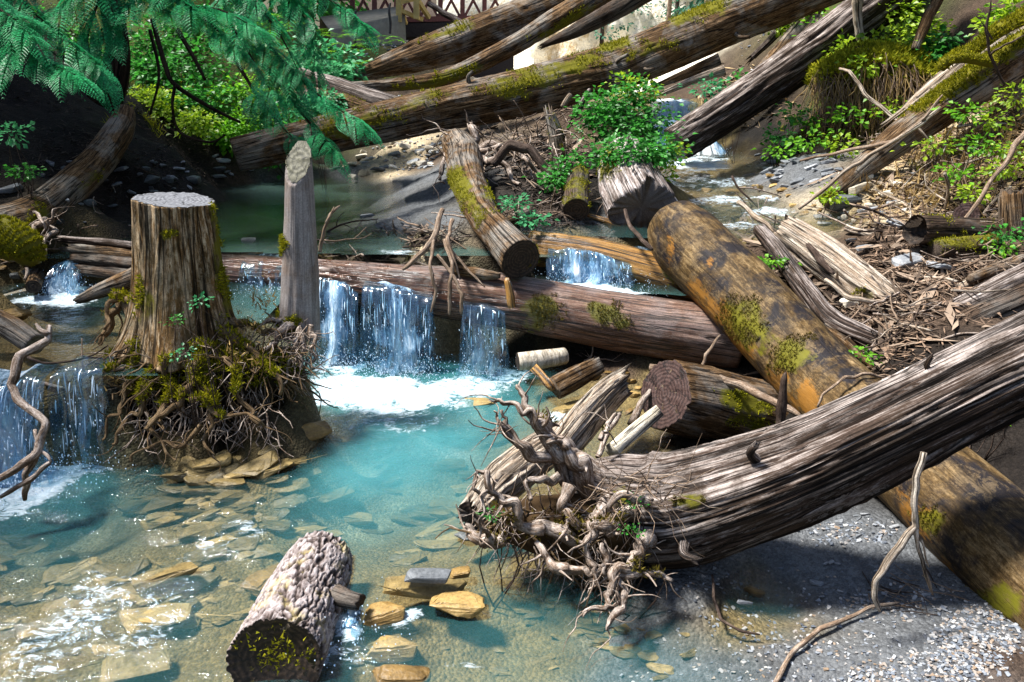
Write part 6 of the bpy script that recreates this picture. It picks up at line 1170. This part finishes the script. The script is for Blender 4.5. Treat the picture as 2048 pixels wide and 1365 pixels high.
for k, (px, py, y, r, m, lab) in enumerate([(1030, 408, 5.75, 12, L_MINT, 'small green plant beside the smooth branch by the curving log'), (1062, 440, 5.6, 9, L_MINT, 'tiny green plant below the smooth branch by the curving log'), (1480, 165, 9.2, 26, L_GREEN, 'bright leafy plant beside the flat-ended split log'), (1410, 180, 9.6, 22, L_MINT, 'low plant above the upper waterfall'), (1590, 225, 8.4, 20, L_GREEN, 'small plant on the shaded bank behind the split log'), (1610, 240, 8.4, 16, L_FERN, 'second small plant on the shaded bank'), (1560, 270, 8.2, 16, L_GREEN, 'plant in the dark under the split log'),
      (2010, 470, 4.9, 26, L_GREEN, 'green clump at the right edge by the broken stub'), (2000, 492, 4.85, 18, L_FERN, 'bright broad leaf plant at the right edge'), (1930, 225, 6.0, 20, L_FERN, 'leafy sprig under the mossy log on the right bank'), (1960, 290, 5.8, 26, L_FERN, 'green tuft on the right bank below the mossy log'), (2020, 300, 5.7, 24, L_YEL, 'yellow-green tuft at the right edge of the bank'), (1990, 240, 5.9, 22, L_YEL, 'yellow tuft against the mossy log on the right bank'), (1720, 712, 4.05, 12, L_FERN, 'small green sprout on the driftwood litter'), (1995, 845, 3.2, 18, L_FERN, 'sprout behind the rooted log at the right edge'), (1542, 520, 5.0, 12, L_FERN, 'sprout between the thick log and thin grey log'),
      (1272, 1002, 2.60, 9, L_GREEN, 'tiny leafy sprout on the rooted log'), (985, 1028, 2.58, 7, L_GREEN, 'tiny sprout on the moss of the torn roots'), (1265, 1062, 2.5, 7, L_GREEN, 'tiny sprout under the rooted log'), (20, 268, 5.6, 22, L_MINT, 'teal leafy sprig at the left edge'), (45, 345, 5.7, 16, L_GREEN, 'small leafy plant on the dark left bank'), (345, 645, 3.72, 15, L_GREEN, 'green sprig at the foot of the sawn stump'), (400, 605, 3.72, 11, L_MINT, 'thin green sprig up the front of the sawn stump'), (365, 705, 3.62, 12, L_MINT, 'small fern-like sprig on the stump roots'), (1660, 390, 6.2, 10, L_YEL, 'moss tuft at the lower end of the mossy log'), (1620, 280, 7.6, 26, L_FERN, 'low green mat above the gravel bar'), (1680, 290, 7.4, 26, L_YEL, 'yellow-green mat above the gravel bar'), (1560, 300, 8.0, 18, L_FERN, 'low plant behind the gravel bar'), (2005, 335, 5.5, 16, L_YEL, 'mossy cushion at the right edge'), (1870, 290, 6.0, 24, L_YEL, 'yellow-green herb under the lower half of the mossy log'), (1905, 345, 5.7, 22, L_FERN, 'fresh green herb on the pale right bank'), (2035, 190, 6.2, 28, L_YEL, 'sunny tuft at the right edge below the mossy log'), (1945, 385, 5.5, 18, L_YEL, 'low yellow herb above the sawn round'), (1700, 235, 8.2, 22, L_FERN, 'green herb hanging below the overhanging mossy bank'), (1790, 215, 8.1, 20, L_YEL, 'yellow herb hanging below the overhanging mossy bank'), (1730, 130, 8.3, 24, L_YEL, 'leafy clump on the front of the overhanging mossy bank')]):
    shrub('small_plant', lab, 'plant', [(px, py, y, r)], m, max(.018, .011*y*.62)*(.7 if y < 4 else 1), 90 if y > 4 else 46, 760+k, None, W_DSTICK, .2, 4)
# --- mossy overhanging bank on the right -------------------------------------------------
P, R = path([(1630, 160, 8.9, 20), (1675, 152, 8.7, 40), (1740, 140, 8.6, 46), (1805, 146, 8.5, 42), (1860, 165, 8.4, 22)])
hum = thing('mossy_bank', 'overhanging bank edge with yellow moss and hanging rootlets on the right', 'bank', gz(P[2][0], P[2][1])[0]*np.array((0, 0, 1))+np.array((P[2][0], P[2][1], 0)))
hg = tube(P, R, 64, .05, .42, .05, 4, 3, 95); part('soil', hg, plain('crumbly_bank_soil', (.07, .045, .026), .95, .1, 14, .5), hum)
V = hg.v(); N = vnormals(hg); top = (N[:, 2] > .05); part('moss', tufts(V[top], N[top], 18000, .055, .3, 96), M_MOSSB, hum)
rs = np.random.RandomState(97); low = np.where((N[:, 2] < .35) & (N[:, 1] < .2))[0]; g = Geo(); g2 = Geo()
for k in range(520):
    p = V[low[rs.randint(len(low))]]+np.array((0, -.03, .03)); Pk, Rk = wander(p, (rs.normal(0, .2), -.35, -.6), rs.uniform(.25, .65), .08, .0045, .0015, rs, .2, -.2); (g if k % 2 else g2).merge(tube(Pk, Rk, 3, .09, seed=k, cap=False))
part('hanging_rootlets', g, W_STICK, hum); part('hanging_grass', g2, L_DEAD, hum, False)
for k, (lab, blobs, m) in enumerate([('leafy plants crowning the overhanging mossy bank', [(1700, 100, 8.9, 36), (1760, 110, 8.7, 42), (1810, 90, 8.7, 38)], L_YEL), ('bright herb on the left of the overhanging mossy bank', [(1660, 60, 9.6, 34), (1640, 110, 9.3, 28), (1700, 40, 9.8, 30)], L_FERN), ('yellow shrub at the top right above the overhanging bank', [(1790, 20, 9.4, 46), (1850, 60, 9.0, 30), (1740, 30, 9.6, 34)], L_YEL), ('sunlit shrub above the split log', [(1600, 20, 10.6, 30), (1560, 40, 10.8, 24)], L_YEL), ('leafy sprig at the top right corner', [(2030, 20, 7.4, 26), (2000, 50, 7.4, 16)], L_YEL), ('herb on the lip below the weathered snag', [(1850, 110, 8.5, 26), (1880, 80, 8.6, 20)], L_GREEN)]):
    shrub('bank_plant', lab, 'plant', blobs, m, .06, 260, 800+k, 'plants on the right bank')
def drygrass(zones, n, L, mat, seed, name, label):
    rs = np.random.RandomState(seed); P = np.array([hit(cx+rs.normal(0, .5)*rx, cy+rs.normal(0, .5)*ry) for (cx, cy, rx, ry, m) in zones for _ in range(m)])
    g = tufts(P, np.repeat([[0, -.4, .6]], len(P), 0), n, L, .3, seed, .05); return solo(name, g, mat, label, None, None, 'stuff', False)
drygrass([(1780, 240, 120, 40, 60), (1900, 330, 120, 70, 70), (2000, 250, 60, 60, 40), (1860, 400, 120, 40, 40)], 1500, .13, L_DEAD, 98, 'dry_grass', 'straw and dry grass on the right bank')
drygrass([(1680, 275, 90, 22, 60), (1980, 330, 90, 60, 60), (1950, 200, 60, 40, 40), (1880, 300, 60, 30, 30), (1760, 230, 90, 20, 30)], 9000, .055, M_MOSSB, 99, 'ground_moss', 'yellow-green moss and low herbs on the right bank')
drygrass([(430, 250, 140, 40, 60), (350, 190, 110, 30, 40), (560, 300, 60, 20, 20), (700, 150, 90, 20, 40)], 3000, .09, M_MOSSB, 100, 'ground_moss', 'moss under the left shrubs')
# ------------------------------------------------------------------ canyon, bridge, far trees
xs = np.linspace(-2.2, 14, 130); zs = np.linspace(-1, 14, 90); X, Z = np.meshgrid(xs, zs)
yb = 22.5-.55*np.clip(X+1.5, 0, 99)+.45*Z
q = np.stack([X, yb, Z], -1); dsp = fbm(q*np.array((.5, .3, .35)), 5, 61)*1.3+fbm(q*np.array((1.4, 1, .8)), 4, 62)*.35
dsp = dsp+.25*np.abs(vn(q*np.array((1.7, 1, .25)), 63)); yb = yb-dsp
i = np.arange(89)[:, None]*130; j = np.arange(129)[None]; Qd = np.stack([i+j, i+j+1, i+130+j+1, i+130+j], -1).reshape(-1, 4)
g = Geo(); g.add(np.stack([X, yb, Z], -1).reshape(-1, 3), Qd); o = bpy.data.objects.new('canyon_wall', mesh_data('canyon_wall', g, M_CLIFF)); COL.objects.link(o); o['kind'] = 'structure'
def box(g, a, b, w, h=None):
    """a squared timber from a to b"""
    a, b = np.array(a, float), np.array(b, float); t = b-a; t /= np.linalg.norm(t); u = np.cross(t, (0, 0, 1.0) if abs(t[2]) < .95 else (0, 1.0, 0)); u /= np.linalg.norm(u); v = np.cross(u, t); h = h or w
    V = [p+u*sx*w/2+v*sy*h/2 for p in (a, b) for sx, sy in ((-1, -1), (1, -1), (1, 1), (-1, 1))]
    g.add(V, [(0, 1, 2, 3), (7, 6, 5, 4), (0, 4, 5, 1), (1, 5, 6, 2), (2, 6, 7, 3), (3, 7, 4, 0)]); return g
YB = 17.5
br = thing('footbridge', 'reddish timber footbridge with crossed railings beyond the logs', 'bridge', Q(850, 70, YB))
part('deck', box(Geo(), Q(700, 52, YB+.8), Q(990, 46, YB+.8), 1.4, .12), M_DARKWOOD, br, False)
for dy in (0, 1.5):
    part('beam', box(Geo(), Q(790, 62, YB+dy), Q(990, 56, YB+dy), .16, .26), M_DARKWOOD, br, False)
    part('bottom_rail', box(Geo(), Q(700, 42, YB+dy-.02), Q(990, 36, YB+dy-.02), .09, .10), M_REDWOOD, br, False)
    part('top_rail', box(Geo(), Q(700, -38, YB+dy), Q(990, -44, YB+dy), .10, .09), M_REDWOOD, br, False)
    px = 705
    while px < 980:
        part('post', box(Geo(), Q(px, 40, YB+dy), Q(px, -40, YB+dy), .09), M_REDWOOD, br, False)
        part('brace', box(Geo(), Q(px+3, 36, YB+dy-.03), Q(px+40, -34, YB+dy-.03), .05), M_REDWOOD, br, False)
        part('brace', box(Geo(), Q(px+40, 36, YB+dy+.03), Q(px+3, -34, YB+dy+.03), .05), M_REDWOOD, br, False)
        px += 44
part('abutment', box(Geo(), Q(790, 64, YB+.7)-np.array((0, 0, .9)), Q(790, 64, YB+.7)-np.array((0, 0, .1)), 1.1, 1.4), M_DARKWOOD, br, False)
part('abutment', box(Geo(), Q(985, 64, YB+.7)-np.array((0, 0, 1.6)), Q(985, 64, YB+.7)-np.array((0, 0, .1)), .9, 1.4), M_DARKWOOD, br, False)
yr = thing('timber_railing', 'yellow raw timber railing at the end of the path', 'railing', Q(820, 40, 15.5))
for a, b, w in [((798, 44), (798, -30), .10), ((833, 38), (833, -36), .10), ((798, 6), (870, -12), .07), ((798, 20), (845, 40), .07), ((836, 2), (858, 36), .07), ((798, 2), (812, 48), .06)]:
    part('post' if a[0] == b[0] else 'rail', box(Geo(), Q(a[0], a[1], 15.5), Q(b[0], b[1], 15.5+(.25 if a[0] != b[0] else 0)), w), M_YELLOW, yr, False)
stick('support_log', 'grey support pole slanting down under the footbridge', 'pole', [(858, 8, 16.2, 6), (905, 36, 15.8, 7), (950, 66, 15.2, 7)], W_GREY, 10, 340)
g = Geo(); n = 24; t = np.linspace(0, 1, n)
pa = np.array([Q(660+150*a, 62-34*a, 14.0+1.6*a) for a in t]); pb = np.array([Q(640+165*a, 34-22*a, 16.0+1.2*a) for a in t])
V = np.concatenate([pa, pb, pa-np.array((0, 0, .6)), pb-np.array((0, 0, .6))]); a = np.arange(n-1)
g.add(V, np.concatenate([np.stack([a, a+1, a+n+1, a+n], 1), np.stack([a+2*n, a+2*n+1, a+1, a], 1), np.stack([a+n, a+n+1, a+3*n+1, a+3*n], 1)])); o = solo('path', g, M_PATH, None, None, None, 'structure')
for k, px in enumerate((710, 780)): stick('path_post', ['dark metal post left on the path edge', 'dark metal post right on the path edge'][k], 'post', [(px, 96-28*k, 14.0, 3), (px+1, 20-14*k, 14.0, 3)], M_METAL, 8, 341+k, lump=0, fur=0)
# conifers: trunk, whorls of drooping boughs hung with needle clumps
def conifer(name, label, base, H, R, mat, seed, z0=.15, dens=9, tw=W_CEDAR, group=None, leaf=.22, nb=60, lean=(0, 0)):
    rs = np.random.RandomState(seed); b = np.array(base, float); tp = b+np.array((lean[0], lean[1], H))
    root = thing(name, label, 'tree', b, group); part('trunk', tube([b-np.array((0, 0, .3)), (b+tp)/2+rs.normal(0, .05, 3), tp], [R*.09+.05, R*.06+.03, .02], 12, .4, .05, .01, 5, 1, seed), tw, root)
    g = Geo(); bg_ = Geo()
    for k in range(nb):
        f = z0+(1-z0)*(k+rs.rand())/nb; L = R*(1-f)**.7*rs.uniform(.75, 1.1)+.15; a = k*2.399+rs.normal(0, .3); p = b+(tp-b)*f; d = np.array((math.cos(a), math.sin(a), 0))
        e = p+d*L+np.array((0, 0, -.25*L)); m = p+d*L*.5+np.array((0, 0, .02)); bg_.merge(tube([p, m, e], [.02, .012, .005], 4, .5, seed=k, cap=False))
        n = int(dens*L/R*6)+4; t = rs.rand(n)**.7; c = p+(d*L)[None]*t[:, None]+np.array((0, 0, -.25*L))*(t**2)[:, None]; s = np.cross(d, (0, 0, 1.0)); off = s*(rs.normal(0, .28, n)*L*(1.05-t*.6))[:, None]
        q = c+off+np.array((0, 0, 1))*(rs.normal(-.05, .06, n))[:, None]; g.merge(leaves(q, d*.7+off*.8/(L+.1)+np.array((0, 0, -.45))+rs.normal(0, .25, (n, 3)), leaf, rs, .1, .26))
    part('boughs', bg_, tw, root); part('crown', g, mat, root, False); return root
for k, (px, y, H, R, lab) in enumerate([(1395, 21, 9, 1.3, 'green conifer on the canyon side above the long log'), (1330, 22.5, 8, 1.1, 'paler conifer left of the one above the long log'), (1460, 19, 9, 1.3, 'conifer at the top behind the right end of the long log'), (640, 19, 11, 2.0, 'conifer beyond the path behind the cedar'), (560, 17, 11, 2.2, 'dense dark conifer behind the left shrubs'), (470, 18, 12, 2.4, 'dark conifer rising left of the path'), (350, 17, 12, 2.4, 'dark conifer behind the cedar trunk'), (210, 15, 12, 2.4, 'dark conifer at the upper left'), (60, 14, 12, 2.4, 'dark conifer at the left edge'), (700, 24, 12, 2.2, 'far conifer behind the footbridge'), (1560, 17, 9, 1.5, 'conifer on the right bank top')]):
    x = (px-1024)/FPX*y*1.06; conifer('conifer_tree', lab, (x, y, gz(x, y)[0]), H, R, L_FAR if k in (0, 1, 2, 10) else L_GREEN, 830+k, .04 if k > 2 else .02, 10, W_CEDAR, None, .26, 70)
for k, (px, y) in enumerate([(1180, 20.5), (1295, 20), (1308, 21), (1238, 21.5)]):
    x = (px-1024)/FPX*y*1.06; z = gz(x, y)[0]; lab = ['thin bare trunk against the bright canyon wall, leftmost', 'darkest thin trunk against the bright canyon wall', 'pale thin trunk against the bright canyon wall, rightmost', 'short thin trunk low on the bright canyon wall'][k]
    g = tube([(x, y, z), (x+.05, y, z+2), (x+.12-.1*k, y, z+5)], [.06, .05, .03], 8, .3, .05, .004, 4, 1, k); solo('bare_trunk', g, W_STICK if k % 2 else W_GREY, lab, 'tree')
rs = np.random.RandomState(75)
for k in range(24):
    px, py = rs.uniform(1195, 1345), rs.uniform(0, 190); p = None
    y = 20.5+rs.uniform(-.4, .8)
    # scrub clinging to the canyon foot
    shrub('canyon_scrub', f"grey-green scrub on the canyon wall, {'upper' if py < 95 else 'lower'} {'left' if px < 1245 else 'middle' if px < 1295 else 'right'} part", 'scrub', [(px, py, y, rs.uniform(8, 20))], L_FAR, .10, 34, 850+k, 'scrub on the canyon wall', W_STICK, .1, 2, foot=Q(px, py+10, y+.4))
# unseen conifers left of the view, added to shade the left bank
for k, (x, y, H, R) in enumerate([(-6.6, 7.3, 7.6, 1.9), (-7.0, 4.0, 6.2, 1.8)]):
    conifer('shade_conifer', ['unseen conifer added to shade the dark left bank', 'unseen conifer added for shade left of the side pool'][k], (x, y, gz(x, y)[0]), H, R, L_GREEN, 870+k, .12, 24, W_CEDAR, None, .36, 90)
